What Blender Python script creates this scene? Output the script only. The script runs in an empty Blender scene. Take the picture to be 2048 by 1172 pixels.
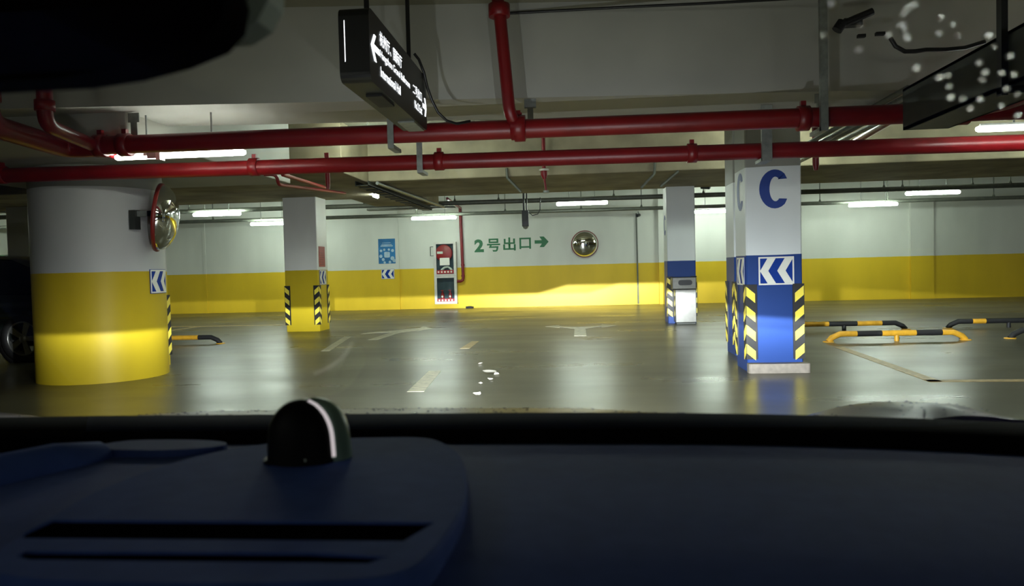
import bpy, bmesh, math, random
from mathutils import Vector, Matrix
random.seed(7)
PI = math.pi
sc = bpy.context.scene
COL = sc.collection

# ------------------------------------------------------------------ camera
cam = bpy.data.cameras.new('camera'); camo = bpy.data.objects.new('camera', cam); COL.objects.link(camo)
cam.sensor_fit = 'HORIZONTAL'; cam.sensor_width = 36.0; cam.lens = 36.0 * 1479.0 / 2048.0
cam.clip_start = 0.02; cam.clip_end = 200
yaw, pitch, roll = math.radians(5.2), math.radians(-1.86), math.radians(1.44)
fw = Vector((-math.sin(yaw) * math.cos(pitch), math.cos(yaw) * math.cos(pitch), math.sin(pitch)))
r0 = Vector((math.cos(yaw), math.sin(yaw), 0)); u0 = r0.cross(fw)
rv = r0 * math.cos(roll) - u0 * math.sin(roll); uv = u0 * math.cos(roll) + r0 * math.sin(roll)
mw = Matrix((rv, uv, -fw)).transposed().to_4x4(); mw.translation = (0, 0, 1.122)
camo.matrix_world = mw
cam.dof.use_dof = True; cam.dof.focus_distance = 13.0; cam.dof.aperture_fstop = 6.5
sc.camera = camo

# ------------------------------------------------------------------ world, exposure
wd = bpy.data.worlds.new('world'); sc.world = wd; wd.use_nodes = True
wd.node_tree.nodes['Background'].inputs[0].default_value = (0.0, 0.0, 0.0, 1)
wd.node_tree.nodes['Background'].inputs[1].default_value = 0.0
sc.view_settings.view_transform = 'Standard'; sc.view_settings.look = 'None'
sc.view_settings.gamma = 1.0; sc.view_settings.use_curve_mapping = False
sc.view_settings.exposure = 1.3
sc.cycles.max_bounces = 6; sc.cycles.diffuse_bounces = 3; sc.cycles.glossy_bounces = 3; sc.cycles.transmission_bounces = 4
sc.cycles.transparent_max_bounces = 10; sc.cycles.caustics_reflective = False; sc.cycles.caustics_refractive = False
sc.cycles.use_light_tree = False; sc.cycles.adaptive_threshold = 0.03
TUBE_FAR, TUBE_NEAR, HEADLAMP = 39.0, 17.0, 2250.0

# ------------------------------------------------------------------ materials
def srgb(r, g, b):
    f = lambda c: (c / 255 / 12.92) if c / 255 <= 0.04045 else ((c / 255 + 0.055) / 1.055) ** 2.4
    return (f(r), f(g), f(b), 1)
class NT:
    def __init__(s, m): s.m = m; s.nt = m.node_tree; s.b = s.nt.nodes.get('Principled BSDF')
    def n(s, t, **k):
        x = s.nt.nodes.new(t)
        for a, v in k.items(): setattr(x, a, v)
        return x
    def l(s, a, b): s.nt.links.new(a, b)
def newmat(name):
    m = bpy.data.materials.new(name); m.use_nodes = True; return NT(m)
def noise_mix(t, sock, scale, amt, stretch=(1, 1, 1), detail=5):
    """multiply colour by noise between 1-amt and 1+amt/2"""
    g = t.n('ShaderNodeNewGeometry'); mp = t.n('ShaderNodeMapping'); mp.inputs['Scale'].default_value = stretch
    t.l(g.outputs['Position'], mp.inputs['Vector'])
    nz = t.n('ShaderNodeTexNoise'); nz.inputs['Scale'].default_value = scale; nz.inputs['Detail'].default_value = detail
    t.l(mp.outputs[0], nz.inputs['Vector'])
    mr = t.n('ShaderNodeMapRange'); mr.inputs['From Min'].default_value = 0.3; mr.inputs['From Max'].default_value = 0.7
    mr.inputs['To Min'].default_value = 1 - amt; mr.inputs['To Max'].default_value = 1 + amt * 0.4
    t.l(nz.outputs['Fac'], mr.inputs['Value'])
    vm = t.n('ShaderNodeVectorMath', operation='SCALE'); t.l(sock, vm.inputs[0]); t.l(mr.outputs[0], vm.inputs['Scale'])
    return vm.outputs[0]
def plain(name, col, rough=0.5, metal=0.0, scale=6.0, amt=0.12, spec=0.5, coat=0.0, bump=0.0):
    t = newmat(name); rgb = t.n('ShaderNodeRGB'); rgb.outputs[0].default_value = col
    t.l(noise_mix(t, rgb.outputs[0], scale, amt), t.b.inputs['Base Color'])
    t.b.inputs['Roughness'].default_value = rough; t.b.inputs['Metallic'].default_value = metal
    t.b.inputs['Specular IOR Level'].default_value = spec; t.b.inputs['Coat Weight'].default_value = coat
    if bump:
        nz = t.n('ShaderNodeTexNoise'); nz.inputs['Scale'].default_value = scale * 14
        bp = t.n('ShaderNodeBump'); bp.inputs['Strength'].default_value = bump; bp.inputs['Distance'].default_value = 0.002
        t.l(nz.outputs['Fac'], bp.inputs['Height']); t.l(bp.outputs[0], t.b.inputs['Normal'])
    return t.m
def banded(name, base, bands, rough=0.45, scale=1.6, amt=0.1, spec=0.18):
    """paint in horizontal bands: base colour, then each (z, colour) takes over above z"""
    t = newmat(name); g = t.n('ShaderNodeNewGeometry'); sx = t.n('ShaderNodeSeparateXYZ'); t.l(g.outputs['Position'], sx.inputs[0])
    nz = t.n('ShaderNodeTexNoise'); nz.inputs['Scale'].default_value = 3; t.l(g.outputs['Position'], nz.inputs['Vector'])
    ad = t.n('ShaderNodeMath', operation='MULTIPLY_ADD'); ad.inputs[1].default_value = 0.012; t.l(nz.outputs['Fac'], ad.inputs[0]); t.l(sx.outputs['Z'], ad.inputs[2])
    cur = t.n('ShaderNodeRGB'); cur.outputs[0].default_value = base; cur = cur.outputs[0]
    for z, c in bands:
        gt = t.n('ShaderNodeMath', operation='GREATER_THAN'); gt.inputs[1].default_value = z + 0.006; t.l(ad.outputs[0], gt.inputs[0])
        mx = t.n('ShaderNodeMix', data_type='RGBA'); t.l(gt.outputs[0], mx.inputs[0]); t.l(cur, mx.inputs[6]); mx.inputs[7].default_value = c
        cur = mx.outputs[2]
    t.l(noise_mix(t, cur, scale, amt, (1, 1, 0.35)), t.b.inputs['Base Color'])
    t.b.inputs['Roughness'].default_value = rough; t.b.inputs['Specular IOR Level'].default_value = spec
    return t.m
def emit(name, col, strength):
    t = newmat(name); t.b.inputs['Base Color'].default_value = (0.8, 0.8, 0.8, 1)
    t.b.inputs['Emission Color'].default_value = col; t.b.inputs['Emission Strength'].default_value = strength
    return t.m
WHITE = (0.70, 0.72, 0.66, 1); YELLOW = (0.76, 0.53, 0.03, 1); BLUE = (0.020, 0.055, 0.22, 1); CONC = (0.17, 0.16, 0.12, 1); GREY = (0.30, 0.30, 0.26, 1)
M = {}
M['wall'] = banded('wall paint', YELLOW, [(1.2, WHITE)], amt=0.10)
M['sidewall'] = banded('side wall paint', YELLOW, [(1.2, WHITE)], amt=0.10)
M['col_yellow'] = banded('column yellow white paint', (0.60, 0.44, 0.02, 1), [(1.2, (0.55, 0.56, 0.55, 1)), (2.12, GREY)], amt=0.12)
M['col_yellow_far'] = banded('tall column yellow white paint', (0.62, 0.46, 0.02, 1), [(1.2, (0.82, 0.82, 0.78, 1))], amt=0.12)
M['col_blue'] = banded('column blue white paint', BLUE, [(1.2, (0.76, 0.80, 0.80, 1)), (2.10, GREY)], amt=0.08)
M['col_blue_far'] = banded('tall column blue white paint', BLUE, [(1.2, (0.74, 0.77, 0.76, 1))], amt=0.08)
M['beam'] = plain('painted beam', (0.47, 0.47, 0.42, 1), 0.7, scale=1.2, amt=0.12, bump=0.05)
M['concrete'] = plain('raw concrete', (0.36, 0.31, 0.20, 1), 0.8, scale=1.5, amt=0.45, bump=0.1)
M['ceiling'] = plain('ceiling paint', (0.30, 0.29, 0.22, 1), 0.8, scale=1.0, amt=0.2)
M['red'] = plain('red pipe paint', (0.21, 0.005, 0.008, 1), 0.38, scale=3, amt=0.25)
M['galv'] = plain('galvanised steel', (0.30, 0.32, 0.30, 1), 0.45, 0.5, scale=20, amt=0.25)
M['darksteel'] = plain('dark steel', (0.045, 0.05, 0.042, 1), 0.5, 0.3, scale=10, amt=0.25)
M['conduit'] = plain('grey conduit', (0.14, 0.15, 0.12, 1), 0.5, 0.2, scale=10, amt=0.2)
M['black'] = plain('black plastic', (0.010, 0.010, 0.011, 1), 0.4, scale=20, amt=0.1)
M['rubber'] = plain('black rubber', (0.014, 0.014, 0.014, 1), 0.6, scale=20, amt=0.15)
M['reflect'] = plain('reflective yellow', (1.0, 0.82, 0.10, 1), 0.35, scale=20, amt=0.05)
M['stop_yellow'] = plain('wheel stop yellow', (0.75, 0.40, 0.03, 1), 0.4, scale=15, amt=0.2)
M['sign_blue'] = plain('sign blue', (0.006, 0.038, 0.27, 1), 0.6, scale=20, amt=0.06, spec=0.15)
M['sign_white'] = plain('sign white', (0.80, 0.80, 0.72, 1), 0.45, scale=20, amt=0.05)
M['letter_blue'] = plain('letter blue', (0.016, 0.05, 0.27, 1), 0.5, scale=20, amt=0.05)
M['green'] = plain('green lettering paint', (0.010, 0.15, 0.045, 1), 0.5, scale=8, amt=0.15)
M['kerb'] = plain('kerb stone', (0.26, 0.23, 0.19, 1), 0.7, scale=18, amt=0.2, bump=0.2)
M['line_yellow'] = plain('worn yellow road paint', (0.48, 0.35, 0.14, 1), 0.45, scale=14, amt=0.4)
M['line_white'] = plain('worn white road paint', (0.50, 0.47, 0.32, 1), 0.42, scale=14, amt=0.4)
M['scrap'] = plain('torn paper', (0.70, 0.66, 0.58, 1), 0.6, scale=30, amt=0.1)
M['chrome'] = plain('convex mirror face', (0.80, 0.80, 0.76, 1), 0.05, 1.0, amt=0.02)
M['orange'] = plain('mirror rim orange red', (0.20, 0.015, 0.010, 1), 0.45, scale=10, amt=0.1)
M['stainless'] = plain('brushed stainless', (0.17, 0.17, 0.155, 1), 0.42, 0.9, scale=12, amt=0.15)
M['cab_white'] = plain('cabinet white enamel', (0.66, 0.65, 0.60, 1), 0.4, scale=10, amt=0.1)
M['cab_dark'] = plain('cabinet inside', (0.030, 0.055, 0.075, 1), 0.6, scale=10, amt=0.2)
M['cab_red'] = plain('fire red', (0.40, 0.012, 0.015, 1), 0.4, scale=10, amt=0.15)
M['poster'] = plain('poster blue', (0.02, 0.20, 0.48, 1), 0.4, scale=4, amt=0.35)
M['poster_light'] = plain('poster pale print', (0.45, 0.62, 0.74, 1), 0.4, scale=8, amt=0.2)
M['red_print'] = plain('red notice', (0.36, 0.035, 0.02, 1), 0.5, scale=30, amt=0.3)
M['lit_white'] = emit('lit white lettering and highlight', (0.92, 0.95, 1.0, 1), 0.9)
M['tube_far'] = emit('lit tube', (0.86, 1.0, 0.88, 1), TUBE_FAR)
M['tube_near'] = emit('lit near tube', (0.95, 1.0, 0.92, 1), TUBE_NEAR)
M['exit_green'] = emit('exit sign green', (0.02, 0.7, 0.12, 1), 1.0)
M['tyre'] = plain('tyre rubber', (0.012, 0.012, 0.012, 1), 0.7, amt=0.1)
M['rim'] = plain('alloy rim', (0.45, 0.45, 0.42, 1), 0.3, 0.8, amt=0.1)
M['car_dark'] = plain('dark green black car paint', (0.010, 0.014, 0.012, 1), 0.15, 0.0, amt=0.05, coat=0.6)
M['car_glass'] = plain('dark car glass', (0.006, 0.007, 0.007, 1), 0.06, amt=0.05)
M['lamp_red'] = plain('tail lamp red', (0.12, 0.006, 0.006, 1), 0.15, amt=0.1)
M['dash'] = plain('navy dashboard', (0.07, 0.115, 0.36, 1), 0.70, scale=40, amt=0.10, spec=0.25, bump=0.08)
M['dash_pad'] = plain('navy dashboard pad', (0.065, 0.115, 0.38, 1), 0.70, scale=40, amt=0.10, spec=0.08, bump=0.08)
M['dash_black'] = plain('black vent', (0.004, 0.004, 0.005, 1), 0.7, amt=0.05, spec=0.0)
M['cowl'] = plain('black cowl', (0.002, 0.002, 0.003, 1), 0.8, amt=0.05, spec=0.05)
M['hood'] = plain('deep blue car paint', (0.055, 0.048, 0.14, 1), 0.28, 0.0, scale=30, amt=0.05, spec=0.06)
M['cabin'] = plain('dark headliner', (0.02, 0.02, 0.022, 1), 0.9, amt=0.05)
M['dome_black'] = plain('satin black dome', (0.005, 0.0045, 0.0045, 1), 0.5, amt=0.05, spec=0.15)
M['dome_trim'] = emit('trim strip with painted glow', (1.0, 0.90, 0.92, 1), 0.20)  # weak emission stands in for light reflected by the pale strip
M['dome_shell'] = plain('smoke green shell', (0.24, 0.38, 0.30, 1), 0.30, amt=0.05)
M['mirror_black'] = plain('mirror housing', (0.006, 0.003, 0.004, 1), 0.9, amt=0.05, spec=0.02)
M['pale_grey'] = plain('pale grey plastic', (0.50, 0.60, 0.52, 1), 0.5, amt=0.05)
# floor: worn glossy epoxy with brushed streaks of gloss
def floor_mat():
    t = newmat('epoxy floor'); rgb = t.n('ShaderNodeRGB'); rgb.outputs[0].default_value = (0.108, 0.102, 0.064, 1)
    c = noise_mix(t, rgb.outputs[0], 0.6, 0.22); c = noise_mix(t, c, 5.0, 0.10, (1, 0.3, 1))
    t.l(c, t.b.inputs['Base Color'])
    g = t.n('ShaderNodeNewGeometry'); mp = t.n('ShaderNodeMapping'); mp.inputs['Scale'].default_value = (0.5, 1.3, 1); mp.inputs['Rotation'].default_value = (0, 0, 0.35)
    t.l(g.outputs['Position'], mp.inputs['Vector'])
    nz = t.n('ShaderNodeTexNoise'); nz.inputs['Scale'].default_value = 0.9; nz.inputs['Detail'].default_value = 6; t.l(mp.outputs[0], nz.inputs['Vector'])
    mr = t.n('ShaderNodeMapRange'); mr.inputs['From Min'].default_value = 0.35; mr.inputs['From Max'].default_value = 0.65
    mr.inputs['To Min'].default_value = 0.27; mr.inputs['To Max'].default_value = 0.35
    t.l(nz.outputs['Fac'], mr.inputs['Value']); t.l(mr.outputs[0], t.b.inputs['Roughness'])
    t.b.inputs['Specular IOR Level'].default_value = 0.24
    return t.m
M['floor'] = floor_mat()
def pane_mat(name, tint, gloss):
    t = newmat(name); t.nt.nodes.remove(t.b)
    tr = t.n('ShaderNodeBsdfTransparent'); tr.inputs[0].default_value = tint
    gl = t.n('ShaderNodeBsdfGlossy'); gl.inputs['Roughness'].default_value = 0.02
    lw = t.n('ShaderNodeLayerWeight'); lw.inputs['Blend'].default_value = 0.25
    mu = t.n('ShaderNodeMath', operation='MULTIPLY'); mu.inputs[1].default_value = gloss; t.l(lw.outputs['Fresnel'], mu.inputs[0])
    mx = t.n('ShaderNodeMixShader'); t.l(mu.outputs[0], mx.inputs[0]); t.l(tr.outputs[0], mx.inputs[1]); t.l(gl.outputs[0], mx.inputs[2])
    t.l(mx.outputs[0], t.nt.nodes['Material Output'].inputs['Surface'])
    return t.m
M['windshield'] = pane_mat('windshield glass', (0.985, 0.995, 0.985, 1), 0.10)
M['pane'] = pane_mat('cabinet glass', (0.92, 0.96, 0.95, 1), 0.5)
def drop_mat():
    t = newmat('water'); b = t.b; b.inputs['Base Color'].default_value = (1, 1, 1, 1); b.inputs['Roughness'].default_value = 0.0
    b.inputs['IOR'].default_value = 1.33; b.inputs['Transmission Weight'].default_value = 1.0
    return t.m
M['water'] = drop_mat()

# ------------------------------------------------------------------ geometry helpers
def woff(o):
    v = Vector((0, 0, 0))
    while o is not None: v += o.location; o = o.parent
    return v
def tag(o, label=None, cat=None, group=None, kind=None):
    if label: o['label'] = label
    if cat: o['category'] = cat
    if group: o['group'] = group
    if kind: o['kind'] = kind
    return o
def empty(name, loc, label, cat, group=None):
    o = bpy.data.objects.new(name, None); COL.objects.link(o); o.location = loc; o.empty_display_size = 0.1
    return tag(o, label, cat, group)
class MB:
    def __init__(s): s.v = []; s.f = []; s.sm = []
    def add(s, vs, fs, smooth=False):
        b = len(s.v); s.v += [Vector(p) for p in vs]; s.f += [[i + b for i in f] for f in fs]; s.sm += [smooth] * len(fs); return s
    def box(s, a, b):
        (x0, y0, z0), (x1, y1, z1) = a, b
        return s.add([(x0, y0, z0), (x1, y0, z0), (x1, y1, z0), (x0, y1, z0), (x0, y0, z1), (x1, y0, z1), (x1, y1, z1), (x0, y1, z1)],
                     [(0, 3, 2, 1), (4, 5, 6, 7), (0, 1, 5, 4), (1, 2, 6, 5), (2, 3, 7, 6), (3, 0, 4, 7)])
    def cbox(s, a, b, c):
        """box with chamfered vertical edges"""
        (x0, y0, z0), (x1, y1, z1) = a, b
        p = [(x0 + c, y0), (x1 - c, y0), (x1, y0 + c), (x1, y1 - c), (x1 - c, y1), (x0 + c, y1), (x0, y1 - c), (x0, y0 + c)]
        return s.prism(p, z0, z1)
    def prism(s, poly, z0, z1, mat=None, smooth=False):
        n = len(poly); vs = [Vector((x, y, z0)) for x, y in poly] + [Vector((x, y, z1)) for x, y in poly]
        if mat is not None: vs = [mat @ p for p in vs]
        s.add(vs, [list(range(n))[::-1], [i + n for i in range(n)]])
        return s.add(vs, [(i, (i + 1) % n, (i + 1) % n + n, i + n) for i in range(n)], smooth)
    def tube(s, path, r, n=12, caps=True):
        path = [Vector(p) for p in path]; rs = r if isinstance(r, (list, tuple)) else [r] * len(path)
        t0 = (path[1] - path[0]).normalized(); a = Vector((0, 0, 1)) if abs(t0.z) < 0.9 else Vector((1, 0, 0))
        nx = t0.cross(a).normalized(); vs = []
        for i, p in enumerate(path):
            if i == 0: t = t0
            elif i == len(path) - 1: t = (path[i] - path[i - 1]).normalized()
            else: t = ((path[i + 1] - p).normalized() + (p - path[i - 1]).normalized()).normalized()
            nx = (nx - t * nx.dot(t)).normalized(); ny = t.cross(nx)
            vs += [p + (nx * math.cos(2 * PI * k / n) + ny * math.sin(2 * PI * k / n)) * rs[i] for k in range(n)]
        fs = [(i * n + k, i * n + (k + 1) % n, (i + 1) * n + (k + 1) % n, (i + 1) * n + k) for i in range(len(path) - 1) for k in range(n)]
        s.add(vs, fs, True); m = len(path) - 1
        if caps: s.add([vs[k] for k in range(n)], [list(range(n))[::-1]]); s.add(vs[m * n:], [list(range(n))])
        return s
    def lathe(s, prof, n=24, mat=None, smooth=True):
        vs = [Vector((r * math.cos(2 * PI * k / n), r * math.sin(2 * PI * k / n), z)) for r, z in prof for k in range(n)]
        if mat is not None: vs = [mat @ p for p in vs]
        return s.add(vs, [(i * n + k, i * n + (k + 1) % n, (i + 1) * n + (k + 1) % n, (i + 1) * n + k) for i in range(len(prof) - 1) for k in range(n)], smooth)
    def grid(s, rows, smooth=True, closed=False):
        n = len(rows[0]); vs = [p for r in rows for p in r]; kk = n if closed else n - 1
        return s.add(vs, [(i * n + k, i * n + (k + 1) % n, (i + 1) * n + (k + 1) % n, (i + 1) * n + k) for i in range(len(rows) - 1) for k in range(kk)], smooth)
    def mesh(s, name, off=Vector((0, 0, 0)), weld=0.0):
        me = bpy.data.meshes.new(name); me.from_pydata([tuple(p - off) for p in s.v], [], s.f)
        me.polygons.foreach_set('use_smooth', s.sm)
        bm = bmesh.new(); bm.from_mesh(me)
        if weld: bmesh.ops.remove_doubles(bm, verts=bm.verts, dist=weld)
        bmesh.ops.recalc_face_normals(bm, faces=bm.faces); bm.to_mesh(me); bm.free(); me.update()
        return me
    def build(s, name, mat, parent=None, origin=None, weld=0.0, bevel=0.0):
        off = woff(parent) if parent is not None else Vector(origin or (0, 0, 0))
        me = s.mesh(name, off, weld); o = bpy.data.objects.new(name, me); COL.objects.link(o)
        if parent is not None: o.parent = parent
        else: o.location = off
        me.materials.append(M[mat])
        if bevel:
            md = o.modifiers.new('bevel', 'BEVEL'); md.width = bevel; md.segments = 2; md.limit_method = 'ANGLE'; md.angle_limit = 0.7
        return o
def frame(o, x, y):
    """matrix with local x,y axes given in world; local z = x cross y"""
    x = Vector(x).normalized(); y = Vector(y).normalized(); z = x.cross(y)
    m = Matrix((x, y, z)).transposed().to_4x4(); m.translation = Vector(o); return m
def struct(o): return tag(o, kind='structure')
def arc(cx, cy, r, a0, a1, n): return [(cx + r * math.cos(a0 + (a1 - a0) * i / n), cy + r * math.sin(a0 + (a1 - a0) * i / n)) for i in range(n + 1)]
def rrect(x0, y0, x1, y1, r, n=5):
    return arc(x1 - r, y1 - r, r, 0, PI / 2, n) + arc(x0 + r, y1 - r, r, PI / 2, PI, n) + arc(x0 + r, y0 + r, r, PI, 1.5 * PI, n) + arc(x1 - r, y0 + r, r, 1.5 * PI, 2 * PI, n)
def text_mesh(body, width, height, mat4, name, matname, parent, depth=0.004, bold=0.012):
    """lettering fitted into width x height with its lower left corner at the frame origin"""
    cu = bpy.data.curves.new('lettering', 'FONT'); cu.body = body; cu.offset = bold; cu.resolution_u = 3; cu.extrude = 0
    tmp = bpy.data.objects.new('lettering_tmp', cu); COL.objects.link(tmp)
    dg = bpy.context.evaluated_depsgraph_get(); me = bpy.data.meshes.new_from_object(tmp.evaluated_get(dg))
    bpy.data.objects.remove(tmp); bpy.data.curves.remove(cu)
    xs = [v.co.x for v in me.vertices]; ys = [v.co.y for v in me.vertices]
    x0, y0 = min(xs), min(ys); sx = width / max(1e-6, max(xs) - x0); sy = height / max(1e-6, max(ys) - y0)
    off = woff(parent)
    for v in me.vertices: v.co = (mat4 @ Vector(((v.co.x - x0) * sx, (v.co.y - y0) * sy, depth))) - off
    me.materials.clear(); me.materials.append(M[matname])
    o = bpy.data.objects.new(name, me); COL.objects.link(o); o.parent = parent
    return o
def copy_tree(o, parent=None):
    c = o.copy(); COL.objects.link(c)
    if parent is not None: c.parent = parent
    for ch in list(o.children): copy_tree(ch, c)
    return c

# ================================================================== the setting
XL, XR, YB, YF, ZC = -19.0, 19.0, -10.0, 21.7, 3.35
struct(MB().box((XL, YB, -0.2), (XR, YF, 0)).build('floor', 'floor'))
struct(MB().box((XL, YB, ZC), (XR, YF, ZC + 0.2)).build('ceiling', 'ceiling'))
struct(MB().box((XL, YF, -0.2), (XR, YF + 0.2, ZC + 0.2)).build('wall_far', 'wall'))
struct(MB().box((XL, YB - 0.2, -0.2), (XR, YB, ZC + 0.2)).build('wall_near', 'sidewall'))
struct(MB().box((XL - 0.2, YB, -0.2), (XL, YF, ZC + 0.2)).build('wall_left', 'sidewall'))
struct(MB().box((XR, YB, -0.2), (XR + 0.2, YF, ZC + 0.2)).build('wall_right', 'sidewall'))
# shallow pilasters of the far wall
struct(MB().box((9.25, YF - 0.09, 0), (9.87, YF, ZC)).build('trim_1', 'wall'))
struct(MB().box((2.30, YF - 0.12, 0), (3.0, YF, ZC)).build('trim_2', 'wall'))
struct(MB().box((-11.42, YF - 0.025, 0), (-11.34, YF, ZC)).build('trim_3', 'wall'))
struct(MB().box((-6.9, YF - 0.04, 0), (-5.34, YF, ZC)).build('trim_4', 'wall'))
# beams and column heads
bf = lambda x: 6.31 + 0.1085 * x
struct(MB().prism([(-12, bf(-12)), (12, bf(12)), (12, bf(12) + 0.88), (-12, bf(-12) + 0.88)], 2.56, ZC).build('ceiling_beam', 'beam', bevel=0.015))
struct(MB().box((-7.3, 6.10, 2.35), (-3.86, 9.75, ZC)).build('column_head', 'beam', bevel=0.01))
struct(MB().box((XL, 12.0, 2.62), (XR, 14.75, ZC)).build('ceiling_beam', 'concrete', bevel=0.02))
struct(MB().box((-7.6, 10.6, 2.60), (-3.42, 12.0, ZC)).build('column_head', 'concrete', bevel=0.01))
struct(MB().box((-4.7, 14.75, 2.66), (-3.2, 17.0, ZC)).build('ceiling_beam', 'concrete', bevel=0.01))
struct(MB().box((XL, -3.4, 2.6), (XR, -2.8, ZC)).build('ceiling_beam', 'beam', bevel=0.015))

# ================================================================== columns
def guard(col, cx, cy, sx, sy):
    """rubber corner guard: L section with slanted reflective stripes, highest at the corner"""
    t, w, z0, z1 = 0.014, 0.10, 0.13, 0.90
    ox, oy = cx + sx * t, cy + sy * t; ix, iy = cx - sx * w, cy - sy * w
    g = MB().prism([(ox, oy), (ix, oy), (ix, cy), (cx, cy), (cx, iy), (ox, iy)], z0, z1).build('corner_guard', 'rubber', col)
    e = 0.0025
    for k in range(4):
        zt = z1 - 0.02 - k * 0.197
        for leg in (0, 1):
            m = MB()
            a, b = (0.006, w - 0.006)
            if leg == 0:
                q = lambda u, z, d: (ox - sx * u, oy + sy * d, z)
            else:
                q = lambda u, z, d: (ox + sx * d, oy - sy * u, z)
            pts = [(a, zt), (b, zt - 0.075), (b, zt - 0.075 - 0.095), (a, zt - 0.095)]
            m.add([q(u, z, 0) for u, z in pts] + [q(u, z, e) for u, z in pts], [(0, 1, 2, 3), (4, 5, 6, 7), (0, 1, 5, 4), (1, 2, 6, 5), (2, 3, 7, 6), (3, 0, 4, 7)])
            m.build('reflective_stripe', 'reflect', g)
    return g
def column(x0, x1, y0, y1, z1, mat, label, corners):
    c = empty('square_column', ((x0 + x1) / 2, (y0 + y1) / 2, 0), label, 'column')
    MB().cbox((x0, y0, 0), (x1, y1, z1), 0.012).build('shaft', mat, c)
    for sx, sy in corners: guard(c, x0 if sx < 0 else x1, y0 if sy < 0 else y1, sx, sy)
    return c
def letter_C(col, mat4, w, h):
    n = 22; a0 = math.radians(38); a1 = math.radians(322); o, i = [], []
    for k in range(n + 1):
        t = a0 + (a1 - a0) * k / n
        o.append((w / 2 + w / 2 * math.cos(t) * 1.05, h / 2 + h / 2 * math.sin(t)))
        i.append((w / 2 + 0.02 * w + (w / 2 - 0.30 * w) * math.cos(t) * 1.0, h / 2 + (h / 2 - 0.185 * h) * math.sin(t)))
    i[0] = (o[0][0] - 0.31 * w, o[0][1] - 0.06 * h); i[-1] = (o[-1][0] - 0.31 * w, o[-1][1] + 0.06 * h)
    o[0] = (o[0][0], o[0][1] - 0.05 * h); o[-1] = (o[-1][0], o[-1][1] + 0.05 * h)
    m = MB(); d = 0.003
    for z in (0.0005, d): m.add([mat4 @ Vector((x, y, z)) for x, y in o + i], [(k, k + 1, k + n + 2, k + n + 1) for k in range(n)])
    return m.build('painted_letter', 'letter_blue', col)
FL, FR, RL, RR = (-1, -1), (1, -1), (-1, 1), (1, 1)
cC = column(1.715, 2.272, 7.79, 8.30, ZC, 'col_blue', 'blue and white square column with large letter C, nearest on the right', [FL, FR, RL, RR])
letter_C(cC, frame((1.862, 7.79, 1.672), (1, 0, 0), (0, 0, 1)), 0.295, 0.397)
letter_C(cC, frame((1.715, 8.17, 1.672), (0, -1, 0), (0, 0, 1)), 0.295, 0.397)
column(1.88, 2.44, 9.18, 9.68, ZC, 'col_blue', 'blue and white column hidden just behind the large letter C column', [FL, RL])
cF = column(1.70, 2.235, 14.45, 15.0, 2.75, 'col_blue_far', 'distant blue and white column with a steel bin at its foot', [FL, FR])
letter_C(cF, frame((1.70, 14.90, 1.70), (0, -1, 0), (0, 0, 1)), 0.30, 0.40)
column(-5.735, -5.065, 14.03, 14.60, 2.72, 'col_yellow_far', 'yellow and white square column carrying a red notice', [FL, FR, RR])
column(-6.0, -5.27, 8.78, 9.08, ZC, 'col_yellow', 'yellow square column peeking out behind the big round column', [FR, RR])
column(-11.5, -10.93, 14.0, 14.6, 2.75, 'col_yellow_far', 'shadowed square column behind the dark parked car at far left', [FR])
rc = empty('round_column', (-5.49, 8.07, 0), 'massive round column, yellow below and white above, left of the lane', 'column')
m = MB(); pr = [(0.68, 0), (0.68, 1.2), (0.68, 2.12), (0.68, 2.121), (0.675, 2.36)]
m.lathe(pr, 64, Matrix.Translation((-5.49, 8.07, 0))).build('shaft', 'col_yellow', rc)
# kerb stone against the foot of the C column
k = MB().prism(rrect(1.70, 7.66, 2.31, 7.785, 0.03, 3), 0, 0.095)
tag(k.build('kerb_stone', 'kerb', origin=(2.0, 7.72, 0), bevel=0.012), 'pale stone kerb block at the foot of the letter C column', 'kerb stone')

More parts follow.
